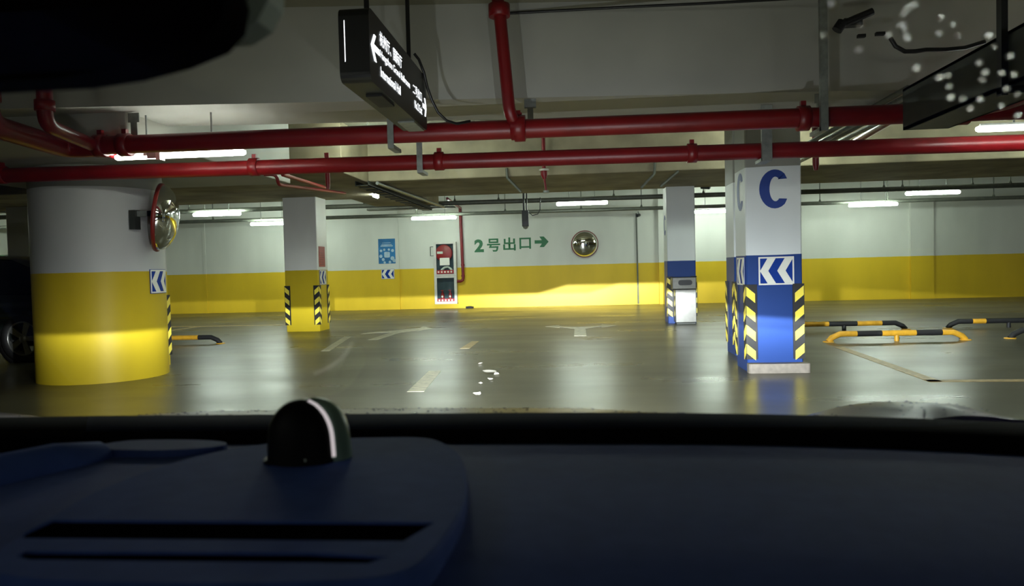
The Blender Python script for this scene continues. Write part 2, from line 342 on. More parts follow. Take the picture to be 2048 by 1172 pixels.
# ================================================================== chevron signs
def chevron_sign(label, fn, w, h, loc, nu=1):
    """fn(u, v, d): board coordinates to world; two chevrons pointing to -u"""
    s = empty('chevron_sign', loc, label, 'sign', 'blue chevron signs')
    def slab(name, cols, mat, d0, d1, parent):
        m = MB(); vs = []
        for d in (d0, d1):
            for c in cols: vs += [fn(u, v, d) for u, v in c]
        n, k = len(cols), len(cols[0]); N = n * k; fs = []
        for L in (0, 1):
            for i in range(n - 1):
                for j in range(k - 1): a = L * N + i * k + j; fs.append((a, a + 1, a + k + 1, a + k))
        for i in range(n - 1):
            for j in (0, k - 1): a = i * k + j; fs.append((a, a + k, a + k + N, a + N))
        for j in range(k - 1):
            for i in (0, n - 1): a = i * k + j; fs.append((a, a + 1, a + 1 + N, a + N))
        m.add(vs, fs); return m.build(name, mat, parent)
    us = [w * i / nu for i in range(nu + 1)]
    b = slab('board', [[(u, 0), (u, h)] for u in us], 'sign_blue', 0.001, 0.008, s)
    bw = 0.016 * w / 0.37
    for v0 in (0.006, h - 0.006 - bw): slab('border_strip', [[(min(max(u, 0.006), w - 0.006), v0), (min(max(u, 0.006), w - 0.006), v0 + bw)] for u in us], 'sign_white', 0.008, 0.0095, s)
    for x0 in (0.006, w - 0.006 - bw): slab('border_strip', [[(x0, 0.006 + bw), (x0, h - 0.006 - bw)], [(x0 + bw, 0.006 + bw), (x0 + bw, h - 0.006 - bw)]], 'sign_white', 0.008, 0.0095, s)
    for k in range(2):
        t = w * (0.055 + 0.47 * k); sw = 0.225 * w; dx = 0.205 * w; v0, v1 = 0.075 * h, 0.925 * h
        rows = [[(t + dx, v0), (t + dx + sw, v0)], [(t + dx / 2, (v0 * 0.5 + h * 0.25)), (t + dx / 2 + sw, (v0 * 0.5 + h * 0.25))], [(t, h / 2), (t + sw, h / 2)],
                [(t + dx / 2, (v1 * 0.5 + h * 0.25)), (t + dx / 2 + sw, (v1 * 0.5 + h * 0.25))], [(t + dx, v1), (t + dx + sw, v1)]]
        slab('chevron', rows, 'sign_white', 0.008, 0.011, s)
    return s
chevron_sign('blue sign with two white chevrons on the front of the letter C column', lambda u, v, d: (1.829 + u, 7.79 - d, 0.886 + v), 0.366, 0.30, (2.0, 7.79, 0.886))
chevron_sign('chevron sign seen edge-on on the left side of the letter C column', lambda u, v, d: (1.715 - d, 8.205 - u, 0.886 + v), 0.366, 0.30, (1.715, 8.02, 0.886))
chevron_sign('small blue chevron sign on the far wall under the blue poster', lambda u, v, d: (-5.877 + u, YF - 0.04 - d, 0.915 + v), 0.40, 0.30, (-5.68, YF - 0.04, 0.915))
chevron_sign('chevron sign on the side of the yellow square column below the red notice', lambda u, v, d: (-5.065 + d, 14.10 + u, 0.905 + v), 0.37, 0.29, (-5.065, 14.25, 0.905))
A0 = math.radians(-11)
chevron_sign('blue chevron sign bent around the big round column', lambda u, v, d: (-5.49 + (0.682 + d) * math.cos(A0 + u / 0.68), 8.07 + (0.682 + d) * math.sin(A0 + u / 0.68), 0.945 + v), 0.36, 0.275, (-4.83, 7.85, 0.945), 8)
# red notice on the yellow column
rn = empty('notice_board', (-5.065, 14.25, 1.26), 'red notice board on the side of the yellow square column', 'notice')
MB().box((-5.064, 14.10, 1.26), (-5.055, 14.43, 1.66)).build('board', 'red_print', rn)
for i in range(6):
    MB().box((-5.055, 14.13, 1.30 + i * 0.045), (-5.0535, 14.40 - 0.05 * (i % 3), 1.315 + i * 0.045)).build('print_line', 'orange', rn)

# ================================================================== far wall fittings
# painted lettering 2号出口 and arrow
WY = YF - 0.001
lt = empty('painted_lettering', (-2.0, WY, 1.6), 'green painted lettering 2号出口 on the far wall', 'lettering')
for ch, x0, x1, z0, z1, bo in [('2', -3.055, -2.775, 1.640, 2.02, 0.045), ('号', -2.68, -2.29, 1.645, 2.03, 0.022), ('出', -2.20, -1.83, 1.665, 2.05, 0.022), ('口', -1.72, -1.38, 1.70, 2.03, 0.022)]:
    text_mesh(ch, x1 - x0, z1 - z0, frame((x0, WY, z0), (1, 0, 0), (0, 0, 1)), 'painted_character', 'green', lt, 0.003, bo)
ar = empty('painted_arrow', (-1.07, WY, 1.7), 'green painted arrow pointing right beside the wall lettering', 'arrow')
MB().prism([(-1.27, 1.845), (-1.06, 1.845), (-1.13, 1.74), (-1.0, 1.74), (-0.86, 1.895), (-1.0, 2.05), (-1.13, 2.05), (-1.06, 1.945), (-1.27, 1.945)], 0, 0.003, frame((0, WY, 0), (1, 0, 0), (0, 0, 1))).build('arrow_shape', 'green', ar)
# poster
WP = YF - 0.04
po = empty('poster', (-5.68, WP, 1.37), 'light blue poster with pale print on the far wall above a chevron sign', 'poster')
MB().box((-5.94, WP - 0.012, 1.375), (-5.43, WP, 2.115)).build('sheet', 'poster', po)
for a, b, z, hh in [(-5.84, -5.53, 1.925, 0.022), (-5.87, -5.50, 1.885, 0.03), (-5.82, -5.56, 1.985, 0.012)]:
    MB().box((a, WP - 0.0135, z), (b, WP - 0.012, z + hh)).build('print_line', 'poster_light', po)
for x, z, r in [(-5.86, 1.76, 0.04), (-5.76, 1.79, 0.035), (-5.62, 1.79, 0.035), (-5.51, 1.76, 0.045), (-5.87, 1.60, 0.05), (-5.80, 1.50, 0.045), (-5.52, 1.53, 0.06), (-5.47, 1.46, 0.05), (-5.60, 1.42, 0.04), (-5.76, 1.41, 0.035)]:
    MB().prism(arc(0, 0, r, 0, 2 * PI * 13 / 14, 13), 0, 0.0015, frame((x, WP - 0.012, z), (1, 0, 0), (0, 0, 1))).build('cloud_print', 'poster_light', po)
MB().prism(rrect(-0.085, -0.085, 0.085, 0.085, 0.03), 0, 0.002, frame((-5.68, WP - 0.012, 1.64), (1, 0, 0), (0, 0, 1))).build('blank_panel', 'poster_light', po)
# fire hose cabinet
fc = empty('fire_hose_cabinet', (-3.91, YF, 0.14), 'tall white fire hose cabinet with glass doors on the far wall', 'cabinet')
X0, X1, Z0, Z1, YD = -4.25, -3.585, 0.14, 1.965, YF - 0.16
m = MB(); m.box((X0, YF - 0.02, Z0), (X1, YF, Z1)); m.box((X0, YD, Z0), (X0 + 0.02, YF, Z1)); m.box((X1 - 0.02, YD, Z0), (X1, YF, Z1)); m.box((X0, YD, Z1 - 0.02), (X1, YF, Z1)); m.box((X0, YD, Z0), (X1, YF, Z0 + 0.02)); m.box((X0, YD + 0.02, 0.95), (X1, YF, 0.97))
m.build('body', 'cab_white', fc)
MB().box((X0 + 0.02, YF - 0.03, Z0 + 0.02), (X1 - 0.02, YF - 0.02, Z1 - 0.02)).build('back_lining', 'cab_dark', fc)
for nm, za, zb in (('upper_door', 0.975, Z1), ('lower_door', Z0, 0.965)):
    m = MB(); e = 0.075
    for a, b in (((X0, za), (X0 + e, zb)), ((X1 - e, za), (X1, zb)), ((X0 + e, zb - e * 0.75), (X1 - e, zb)), ((X0 + e, za), (X1 - e, za + e * (1.0 if nm == 'lower_door' else 0.6)))): m.box((a[0], YD - 0.025, a[1]), (b[0], YD, b[1]))
    d = m.build(nm, 'cab_white', fc)
    MB().box((X0 + e, YD - 0.014, za + 0.04), (X1 - e, YD - 0.010, zb - 0.05)).build('pane', 'pane', d)
    st = MB().box((X0 + e, YD - 0.020, za + 0.06), (X1 - e, YD - 0.0145, za + 0.16)).build('red_strip', 'cab_red', d)
    for i in range(5):
        MB().prism(arc(0, 0, 0.028, 0, 2 * PI * 11 / 12, 11), 0, 0.002, frame((X0 + e + 0.06 + i * 0.095, YD - 0.020, za + 0.11), (1, 0, 0), (0, 0, 1))).build('print_dot', 'sign_white', d)
rl = MB().lathe([(0.0, -0.05), (0.235, -0.05), (0.25, -0.04), (0.25, 0.04), (0.235, 0.05), (0, 0.05)], 28, frame((-3.95, YF - 0.10, 1.64), (1, 0, 0), (0, 0, 1))).build('hose_reel', 'cab_red', fc)
MB().box((-4.15, YD + 0.005, 1.62), (-3.98, YD + 0.008, 1.69)).build('reel_label', 'sign_white', rl)
MB().box((-4.07, YD - 0.018, 1.28), (-3.78, YD - 0.0145, 1.50)).build('paper_notice', 'sign_white', fc)
MB().tube([(-4.05, YF - 0.07, 1.14), (-3.95, YF - 0.07, 1.22), (-3.85, YF - 0.07, 1.24), (-3.76, YF - 0.07, 1.17), (-3.72, YF - 0.07, 1.08)], 0.035, 8).build('hose', 'sign_white', fc)
m = MB()
for a, b in (((X0 - 0.11, 1.56), (X0 - 0.095, 1.84)), ((X0 - 0.11, 1.825), (X0, 1.84)), ((X0 - 0.11, 1.56), (X0, 1.575))): m.box((a[0], YD + 0.02, a[1]), (b[0], YD + 0.05, b[1]))
m.build('key_box_frame', 'darksteel', fc)
for i, x in enumerate((-4.03, -3.80)):
    ex = empty('fire_extinguisher', (x, YF - 0.085, 0.16), ('left' if i == 0 else 'right') + ' small red extinguisher inside the lower half of the hose cabinet', 'extinguisher', 'extinguishers in the hose cabinet')
    MB().lathe([(0, 0.16), (0.045, 0.162), (0.05, 0.18), (0.05, 0.42), (0.035, 0.47), (0.015, 0.49), (0.015, 0.52), (0, 0.521)], 14, Matrix.Translation((x, YF - 0.085, 0))).build('cylinder', 'cab_red', ex)
    MB().box((x - 0.05, YF - 0.10, 0.52), (x + 0.03, YF - 0.07, 0.55)).build('valve_handle', 'cab_red', ex)
    MB().prism(arc(0, 0, 0.03, 0, 2 * PI * 9 / 10, 9), 0, 0.002, frame((x, YF - 0.136, 0.36), (1, 0, 0), (0, 0, 1))).build('gauge_label', 'sign_white', ex)
# red pipe feeding the cabinet
fp = empty('cabinet_feed_pipe', (-3.40, YF - 0.09, 0.8), 'thin red pipe running down the far wall into the hose cabinet', 'pipe')
MB().tube([(-3.44, YF - 0.09, 2.98), (-3.40, YF - 0.09, 0.90), (-3.42, YF - 0.09, 0.83), (-3.48, YF - 0.09, 0.80), (-3.585, YF - 0.09, 0.80)], 0.045, 12).build('pipe', 'red', fp)
for z in (0.93, 1.25): MB().tube([(-3.405, YF - 0.09, z), (-3.406, YF - 0.09, z + 0.05)], 0.055, 12).build('coupling', 'red', fp)
# convex mirrors
def convex_mirror(loc, nrm, up, R, label, group):
    s = empty('convex_mirror', loc, label, 'mirror', group)
    z = Vector(nrm).normalized(); x = Vector(up).cross(z).normalized(); y = z.cross(x); mt = frame(loc, x, y)
    k = 0.20 * R / 0.38
    prof = [(R * math.sin(a) , k * math.cos(a) ** 1.0) for a in [PI / 2 * i / 14 for i in range(15)]]
    MB().lathe([(0.0001, k)] + prof[1:], 40, mt).build('mirror_face', 'chrome', s, weld=0.0003)
    MB().lathe([(R - 0.002, 0.012), (R + 0.014, 0.008), (R + 0.018, -0.01), (R + 0.01, -0.03), (R * 0.6, -0.06), (0.001, -0.07)], 40, mt).build('rim', 'orange', s)
    return s
convex_mirror((0.19, YF - 0.16, 1.79), (0.10, -1, -0.08), (0, 0, 1), 0.375, 'round convex mirror with orange rim on the far wall', 'convex mirrors').children
wm = [o for o in COL.objects if o.name.startswith('convex_mirror')][0]
MB().tube([(0.19, YF, 1.79), (0.19, YF - 0.10, 1.79)], 0.03, 8).build('wall_bracket', 'darksteel', wm)
lm = convex_mirror((-4.62, 7.86, 1.79), (0.86, 0.34, -0.11), (0, 0, 1), 0.365, 'round convex mirror standing out sideways from the big round column', 'convex mirrors')
b = MB(); b.box((-4.86, 7.74, 1.80), (-4.66, 7.80, 1.86)); b.box((-4.70, 7.74, 1.80), (-4.66, 7.86, 1.86)); b.build('bracket_arm', 'galv', lm)
MB().box((-4.885, 7.70, 1.66), (-4.815, 7.80, 1.87)).build('bracket_plate', 'darksteel', lm)
# thin conduit, loose bits, cameras
vc = MB().tube([(1.69, YF - 0.025, 2.64), (1.70, YF - 0.025, 0.02)], 0.022, 8).build('wall_conduit', 'conduit', origin=(1.7, YF - 0.025, 0))
tag(vc, 'thin vertical conduit down the far wall right of the convex mirror', 'conduit')
vc = MB().box((-5.36, YF - 0.06, 0.0), (-5.325, YF, 2.62)).build('joint_cover', 'conduit', origin=(-5.34, YF - 0.03, 0))
tag(vc, 'narrow vertical joint strip on the far wall right of the blue poster', 'strip'); vc.data.materials[0] = M['wall']
d = MB()
for x, r in ((-3.29, 0.045), (-3.22, 0.05), (-3.15, 0.04)): d.prism([(x - r, 21.52), (x + r * 0.8, 21.50), (x + r, 21.58), (x - r * 0.6, 21.6)], 0.0, r * 1.2)
tag(d.build('rubble_heap', 'rubber', origin=(-3.22, 21.55, 0)), 'small dark lump of rubble on the floor by the hose cabinet', 'rubble')
def cctv(loc, d, label):
    s = empty('security_camera', loc, label, 'camera', 'security cameras'); p = Vector(loc); dd = Vector(d).normalized()
    MB().tube([p - dd * 0.07, p + dd * 0.10], 0.045, 12).build('camera_body', 'darksteel', s)
    MB().tube([p + dd * 0.10, p + dd * 0.11], 0.035, 12).build('lens', 'black', s)
    MB().tube([p, p + Vector((0, 0.02, 0.10)), p + Vector((0, 0.10, 0.12))], 0.015, 8).build('arm', 'galv', s)
cctv((1.74, 21.54, 2.57), (-0.5, -1, -0.2), 'tiny dark security camera high on the far wall')
cctv((2.50, 14.88, 2.64), (1, -0.5, -0.15), 'tiny security camera at the top of the distant blue column')

# ================================================================== bin beside the distant column
bn = empty('steel_bin', (1.99, 14.28, 0), 'stainless steel waste bin with dark oval slot before the distant blue column', 'bin')
m = MB(); m.box((1.80, 14.14, 0.03), (2.19, 14.43, 0.66)); m.build('body', 'stainless', bn, bevel=0.012)
MB().box((1.745, 14.12, 0.66), (2.19, 14.44, 0.885)).build('hood', 'stainless', bn, bevel=0.012)
MB().prism(rrect(-0.13, -0.05, 0.13, 0.05, 0.049, 6), 0, 0.004, frame((1.985, 14.12, 0.785), (1, 0, 0), (0, 0, 1))).build('slot', 'black', bn)
lb = MB().prism(arc(0, 0, 0.05, 0, 2 * PI * 15 / 16, 15), 0, 0.003, frame((1.985, 14.14, 0.41), (1, 0, 0), (0, 0, 1))).build('round_sticker', 'sign_white', bn)
MB().box((1.925, 14.136, 0.33), (2.045, 14.14, 0.365)).build('sticker_strip', 'poster_light', bn)
MB().box((1.82, 14.16, 0), (2.17, 14.41, 0.03)).build('plinth', 'darksteel', bn)

# ================================================================== lamps
def tube_lamp(cx, y, z, label, near=False, L=1.2, along='x', bracket=True, drop=0.35, r=0.042):
    s = empty('tube_lamp', (cx, y, z), label, 'lamp', 'ceiling tube lamps')
    ax = Vector((1, 0, 0)) if along == 'x' else Vector((0, 1, 0)); c = Vector((cx, y, z)); h = L / 2
    rr = 0.026 if near else r
    MB().tube([c - ax * h, c - ax * (h - 0.02), c + ax * (h - 0.02), c + ax * h], [rr * 0.6, rr, rr, rr * 0.6], 10).build('lit_tube', 'tube_near' if near else 'tube_far', s)
    sd = Vector((0, 1, 0)) if along == 'x' else Vector((1, 0, 0))
    m = MB(); a = c - ax * (h - 0.03) - sd * rr * 0.35; b = c + ax * (h - 0.03) + sd * rr * 0.35
    m.box((min(a.x, b.x), min(a.y, b.y), z + rr * 0.95), (max(a.x, b.x), max(a.y, b.y), z + rr * 0.95 + 0.02)).build('batten', 'galv', s)
    if bracket:
        for q in (-0.25, 0.25):
            p = c + ax * (L * q); MB().tube([(p.x, p.y, z + rr + 0.01), (p.x, p.y, z + drop)], 0.008, 6).build('drop_rod', 'galv', s)
    return s
tl = tube_lamp(-3.48, 6.27, 2.20, 'long lit tube lamp between the two red pipes, near left', near=True, drop=0.37)
MB().box((-3.80, 6.235, 2.20), (-3.755, 6.30, 2.255)).build('end_clip', 'cab_white', tl); MB().box((-3.68, 6.225, 2.16), (-3.64, 6.305, 2.25)).build('end_clip', 'cab_white', tl)
MB().box((-3.76, 6.225, 2.175), (-3.68, 6.24, 2.225)).build('joiner', 'galv', tl)
tube_lamp(3.96, 6.60, 2.20, 'lit tube lamp near the red pipes at the right edge', near=True, drop=0.37)
tube_lamp(-8.72, 17.3, 2.63, 'lit tube lamp right of the round column, upper one of the pair', drop=0.75)
tube_lamp(-8.42, 19.8, 2.54, 'lit tube lamp running behind the yellow square column', drop=0.85)
tube_lamp(-3.81, 19.47, 2.53, 'lit tube lamp over the fire hose cabinet', drop=0.85)
t5 = tube_lamp(0.11, 17.6, 2.63, 'brightest lit tube lamp above the wall convex mirror', drop=0.75)
tube_lamp(3.72, 20.34, 2.53, 'lit tube lamp between the two blue columns', drop=0.85)
tube_lamp(7.52, 19.7, 2.53, 'lit tube lamp low on the right, left of its higher neighbour', drop=0.85)
tube_lamp(8.20, 18.0, 2.64, 'lit tube lamp on the right, higher than its left neighbour', drop=0.75)
tube_lamp(-6.32, 15.4, 2.86, 'short end-on lit tube lamp above the yellow square column', along='y', drop=0.45)
tube_lamp(-3.86, 14.0, 2.585, 'lit tube lamp seen end-on as a dot beside the dark cable tray', along='y', bracket=False, L=0.3, r=0.028)
tube_lamp(-16.4, 18.2, 2.66, 'lit tube lamp beyond the parked car at far left', drop=0.7)
tube_lamp(3.3, 10.6, 3.08, 'lit tube lamp tucked up between the beams before the distant blue column', drop=0.28)
tube_lamp(-2.6, 10.2, 3.08, 'lit tube lamp tucked up between the beams behind the hanging sign', drop=0.26)
tube_lamp(6.9, 10.4, 3.06, 'lit tube lamp tucked up between the beams at the right', drop=0.28)
# unseen lamps with the same fittings; those behind the viewer are added fill light
for x, y in ((-3.6, -1.6), (3.9, -1.6), (11.2, 1.5), (-3.6, -6.5), (3.9, -6.5), (14.5, 18.0)):
    tube_lamp(x, y, 2.3, 'added fill tube lamp behind the viewer, %s' % {(-3.6, -1.6): 'nearer one on the left', (3.9, -1.6): 'nearer one on the right', (-11.0, 1.5): 'in the far left side aisle', (11.2, 1.5): 'in the far right side aisle', (-3.6, -6.5): 'rearmost on the left', (3.9, -6.5): 'rearmost on the right'}[(x, y)] if y < 5 else 'lit tube lamp beyond the right edge', near=True, drop=0.9)

# ================================================================== pipes overhead
def elbow(path, r=0.15, n=5):
    """round the corners of a polyline"""
    P = [Vector(p) for p in path]; out = [P[0]]
    for i in range(1, len(P) - 1):
        a, c, b = P[i - 1], P[i], P[i + 1]; d1 = (a - c).normalized(); d2 = (b - c).normalized()
        s, e = c + d1 * r, c + d2 * r
        for k in range(n + 1):
            t = k / n; out.append(s * (1 - t) ** 2 + c * 2 * t * (1 - t) + e * t * t)
    out.append(P[-1]); return out
def coupling(p, ax, r, parent, w=0.07):
    p = Vector(p); ax = Vector(ax).normalized()
    MB().tube([p - ax * w, p - ax * w * 0.95, p + ax * w * 0.95, p + ax * w], [r * 0.9, r, r, r * 0.9], 16).build('coupling', 'red', parent)
    s = ax.cross(Vector((0, 0, 1)));
    if s.length < 0.1: s = Vector((1, 0, 0))
    MB().box(p + Vector((-0.02, -0.02, r * 0.85)), p + Vector((0.02, 0.02, r + 0.035))).build('bolt_lug', 'red', parent)
up = empty('fire_main_pipe', (0, 6.0, 2.23), 'upper red fire main crossing the whole lane, behind the hanging sign', 'pipe', 'red fire mains')
MB().tube([(-4.35, 6.0, 2.262), (9, 6.0, 2.222)], 0.077, 20).build('pipe', 'red', up)
for x in (-4.03, -3.81, -0.45, 1.77, 2.95): coupling((x, 6.0, 2.245 - 0.003 * x), (1, 0, 0), 0.098, up, 0.045)
lo = empty('fire_main_pipe', (0, 7.1, 2.17), 'lower brighter red fire main crossing in front of the columns', 'pipe', 'red fire mains')
MB().tube([(-9, 7.1, 2.235), (-4.05, 7.1, 2.192), (2.5, 7.1, 2.155), (9, 7.1, 2.11)], 0.075, 20).build('pipe', 'red', lo)
for x in (-5.85, -3.17, 1.08, -1.32): coupling((x, 7.1, 2.172 - 0.007 * x), (1, 0, 0), 0.09, lo, 0.045)
rp = empty('riser_pipe', (-0.45, 6.0, 2.3), 'red vertical pipe dropping from the ceiling to the upper fire main', 'pipe')
MB().tube(elbow([(-0.60, 5.86, ZC), (-0.575, 5.88, 3.12), (-0.52, 5.90, 2.36), (-0.46, 6.0, 2.245)], 0.06), 0.05, 14).build('pipe', 'red', rp)
coupling((-0.58, 5.875, 3.16), (0, 0, 1), 0.085, rp, 0.05); coupling((-0.46, 5.99, 2.26), (1, 0, 0.0), 0.10, rp, 0.06)
l1 = empty('branch_pipe', (-3.92, 5.2, 2.2), 'dark red branch pipe dropping at far left then turning to the upper main', 'pipe')
MB().tube(elbow([(-3.91, 5.2, ZC), (-3.92, 5.2, 2.28), (-4.15, 6.35, 2.25)], 0.10), 0.055, 14).build('pipe', 'red', l1)
coupling((-3.92, 5.2, 2.42), (0, 0, 1), 0.07, l1, 0.04)
l2 = empty('branch_pipe', (-4.25, 5.1, 2.25), 'thick dark red branch pipe at the left edge joining the upper main', 'pipe')
MB().tube(elbow([(-4.33, 5.1, ZC), (-4.30, 5.1, 2.28), (-4.35, 6.0, 2.25), (-4.0, 6.0, 2.25)], 0.14), 0.085, 16).build('pipe', 'red', l2)
coupling((-4.31, 5.1, 2.50), (0, 0, 1), 0.105, l2, 0.05)
r1 = empty('branch_pipe', (2.95, 6.0, 2.25), 'dark red branch pipe leaving the upper main at the top right', 'pipe')
MB().tube(elbow([(2.95, 6.0, 2.23), (3.10, 5.6, 2.23), (3.12, 4.2, 2.25)], 0.12), 0.055, 14).build('pipe', 'red', r1)
r2 = empty('branch_pipe', (3.2, 8.0, 2.4), 'thin red pipe running away beside the grey conduits, top right', 'pipe')
MB().tube([(3.02, 7.2, 2.47), (3.24, 9.6, 2.47)], 0.035, 12).build('pipe', 'red', r2)
l3 = empty('sprinkler_branch', (-3.5, 9.0, 2.3), 'thin red sprinkler branch under the ceiling above the yellow square column', 'pipe')
MB().tube(elbow([(-3.86, 8.9, 2.37), (-3.72, 8.95, 2.37), (-3.72, 9.0, 2.25), (-3.70, 11.6, 2.40)], 0.06), 0.022, 10).build('pipe', 'red', l3)
MB().tube([(-3.62, 8.9, 2.36), (-3.62, 10.4, 2.36)], 0.025, 10).build('side_branch', 'red', l3)
MB().tube([(-3.09, 9.0, 2.62), (-3.085, 9.0, 2.25), (-3.085, 9.0, 2.17)], [0.03, 0.03, 0.02], 10).build('drop_pipe', 'red', l3)
sp = empty('sprinkler_drop', (-0.48, 11.0, 2.25), 'red and white sprinkler drop hanging above the middle of the lane', 'sprinkler')
MB().tube([(-0.48, 11.0, 3.3), (-0.48, 11.0, 2.60)], 0.03, 10).build('drop_pipe', 'red', sp)
MB().tube([(-0.48, 11.0, 2.585), (-0.48, 11.0, 2.56)], 0.075, 14).build('white_collar', 'cab_white', sp)
MB().tube([(-0.48, 11.0, 2.56), (-0.48, 11.0, 2.50), (-0.475, 11.0, 2.44)], [0.05, 0.05, 0.025], 12).build('cup', 'red', sp)
MB().tube([(-0.475, 11.0, 2.44), (-0.455, 11.0, 2.27)], 0.016, 8).build('stem', 'red', sp)
MB().tube([(-0.455, 11.0, 2.27), (-0.455, 11.0, 2.235)], 0.045, 10).build('head', 'galv', sp)
sd = empty('sprinkler_drop', (2.67, 8.6, 2.14), 'short red sprinkler stub right of the letter C column top', 'sprinkler')
MB().tube([(2.66, 8.6, ZC), (2.67, 8.6, 2.2), (2.67, 8.6, 2.14)], [0.035, 0.035, 0.02], 10).build('drop_pipe', 'red', sd)

# ------------------------------------------------------------------ pipe hangers
def hanger(x, y, zt, zb, label, w=0.055, tail=True, y2=None):
    s = empty('pipe_hanger', (x, y, zb), label, 'hanger', 'grey steel pipe hangers')
    m = MB(); m.box((x - w / 2, y - 0.004, zb), (x + w / 2, y + 0.004, zt)); m.box((x - w / 2, y, zb), (x - w / 2 + 0.006, y + 0.035, zt)); m.build('channel', 'galv', s)
    if tail:
        yy = y2 if y2 is not None else y + 0.28
        MB().box((x - w / 2, min(y, yy), zb), (x + w / 2, max(y, yy), zb + 0.03)).build('foot_bar', 'galv', s)
    MB().box((x - 0.05, y - 0.006, zt - 0.08), (x + 0.05, y + 0.002, zt)).build('fixing_plate', 'galv', s)
    return s
hanger(1.885, 5.85, ZC - 0.005, 2.115, 'long grey pipe hanger at the upper right below the water drops')
hanger(1.73, 6.95, 2.55, 2.05, 'wide grey pipe hanger in front of the letter C column', 0.09, y2=7.22)
hg = hanger(-1.49, 5.90, 2.62, 2.12, 'grey pipe hanger just under the hanging sign', 0.05, y2=6.15)
MB().box((-1.515, 5.90, 2.59), (-1.465, 6.15, 2.62)).build('top_bar', 'galv', hg)
hanger(-1.485, 6.97, 2.55, 2.06, 'grey pipe hanger clasping the lower red main left of the lane centre', 0.055, y2=7.22)
hanger(-0.38, 6.32, 2.56, 2.30, 'short dark hanger right of the red riser pipe', 0.05, tail=False)
hanger(-3.80, 6.12, 2.55, 2.24, 'grey hanger over the near left tube lamp', 0.06, tail=False)
hanger(2.10, 6.62, 2.56, 2.30, 'short grey hanger left of the long upper right hanger', 0.05, tail=False)

# ------------------------------------------------------------------ conduits, trays, ducts
def conduit(y, z0, z1, x0, x1, r, label, rods):
    s = empty('ceiling_conduit', ((x0 + x1) / 2, y, z0), label, 'conduit', 'long grey conduits before the far wall')
    MB().tube([(x0, y, z0), (x1, y, z1)], r, 10).build('conduit_tube', 'conduit', s)
    for x in rods:
        z = z0 + (z1 - z0) * (x - x0) / (x1 - x0)
        MB().tube([(x, y, z), (x, y, ZC)], 0.012, 6).build('hanger_rod', 'conduit', s)
        MB().lathe([(0.008, 0.12), (0.03, 0.06), (0.045, 0.0)], 8, Matrix.Translation((x, y, z))).build('hanger_cone', 'conduit', s)
conduit(17.45, 2.75, 2.685, -18.9, 18.9, 0.055, 'upper grey conduit running along before the far wall', (-14, -9.5, -6.9, -5.1, -2.9, -1.85, 0.85, 2.9, 5.0, 6.9, 7.3, 8.8, 9.6, 14))
conduit(20.0, 2.70, 2.60, -18.9, 18.9, 0.05, 'lower grey conduit running along close to the far wall', (-15, -10.2, -8.0, -4.4, -1.95, 0.1, 1.7, 4.6, 6.3, 8.0, 10.6, 15))
MB_t = MB().box((-5.0, 17.3, 2.60), (-2.9, 17.52, 2.645)); tag(MB_t.build('cable_trunking', 'conduit', origin=(-4, 17.4, 2.6)), 'flat grey trunking hanging under the upper conduit near the cable tray', 'trunking')
ct = empty('cable_tray', (-3.45, 14.0, 2.6), 'dark slotted cable tray running away over the lane centre left', 'cable tray')
m = MB(); m.box((-3.56, 11.7, 2.52), (-3.34, 16.9, 2.535)); m.box((-3.56, 11.7, 2.52), (-3.55, 16.9, 2.60)); m.box((-3.35, 11.7, 2.52), (-3.34, 16.9, 2.60)); m.build('channel', 'darksteel', ct)
for i in range(12): MB().box((-3.55, 11.9 + i * 0.4, 2.505), (-3.35, 11.98 + i * 0.4, 2.52)).build('rung', 'darksteel', ct)
pc = empty('steel_pipe', (-3.05, 13.5, 2.55), 'pale thin conduit beside the dark cable tray', 'conduit')
MB().tube([(-3.25, 11.9, 2.58), (-3.05, 16.8, 2.58)], 0.03, 8).build('tube', 'galv', pc)
rdp = empty('branch_pipe', (-3.3, 18, 2.7), 'thin dark red pipe running to the top of the hose cabinet feed', 'pipe')
MB().tube([(-3.12, 17.7, 2.86), (-3.42, YF - 0.16, 2.95)], 0.035, 10).build('pipe', 'red', rdp)
# big dark cable duct, top right, running towards the viewer
du = empty('cable_duct', (2.56, 4.4, 2.07), 'large dark cable duct running overhead at the top right', 'duct')
m = MB(); m.box((2.40, 3.0, 2.07), (2.72, 5.72, 2.09)); m.box((2.40, 3.0, 2.07), (2.42, 5.72, 2.37)); m.box((2.70, 3.0, 2.07), (2.72, 5.72, 2.37)); m.box((2.40, 3.0, 2.35), (2.72, 5.72, 2.37)); m.box((2.41, 5.70, 2.08), (2.71, 5.72, 2.36))
m.build('duct_body', 'darksteel', du)
for y in (3.3, 4.38): MB().box((2.365, y, 2.02), (2.40, y + 0.05, ZC)).build('hanger_post', 'black', du)
for y in (3.3, 4.38): MB().box((2.365, y, 2.03), (2.76, y + 0.05, 2.07)).build('cross_bar', 'black', du)
for i, (x, z) in enumerate(((2.62, 2.47), (2.72, 2.46), (2.82, 2.47), (2.93, 2.46))):
    tag(MB().tube([(x, 6.15, z), (x + 0.05, 11.9, z)], 0.026, 8).build('ceiling_conduit', 'galv' if i % 2 else 'conduit', origin=(x, 8, z)), ('first', 'second', 'third', 'fourth')[i] + ' from the left of four thin conduits running away at the top right', 'conduit', 'four conduits at the top right')
bc = empty('beam_fitting', (2.25, 6.2, 3.0), 'short black rod fitting on the beam face at the top right', 'fitting')
MB().tube([(2.125, 6.2, 3.005), (2.376, 6.2, 3.10)], 0.03, 10).build('rod', 'black', bc); MB().tube([(2.10, 6.2, 2.965), (2.145, 6.2, 3.03)], 0.042, 10).build('knob', 'black', bc); MB().box((2.16, 6.2, 3.0), (2.30, 6.275, 3.06)).build('bracket', 'black', bc)
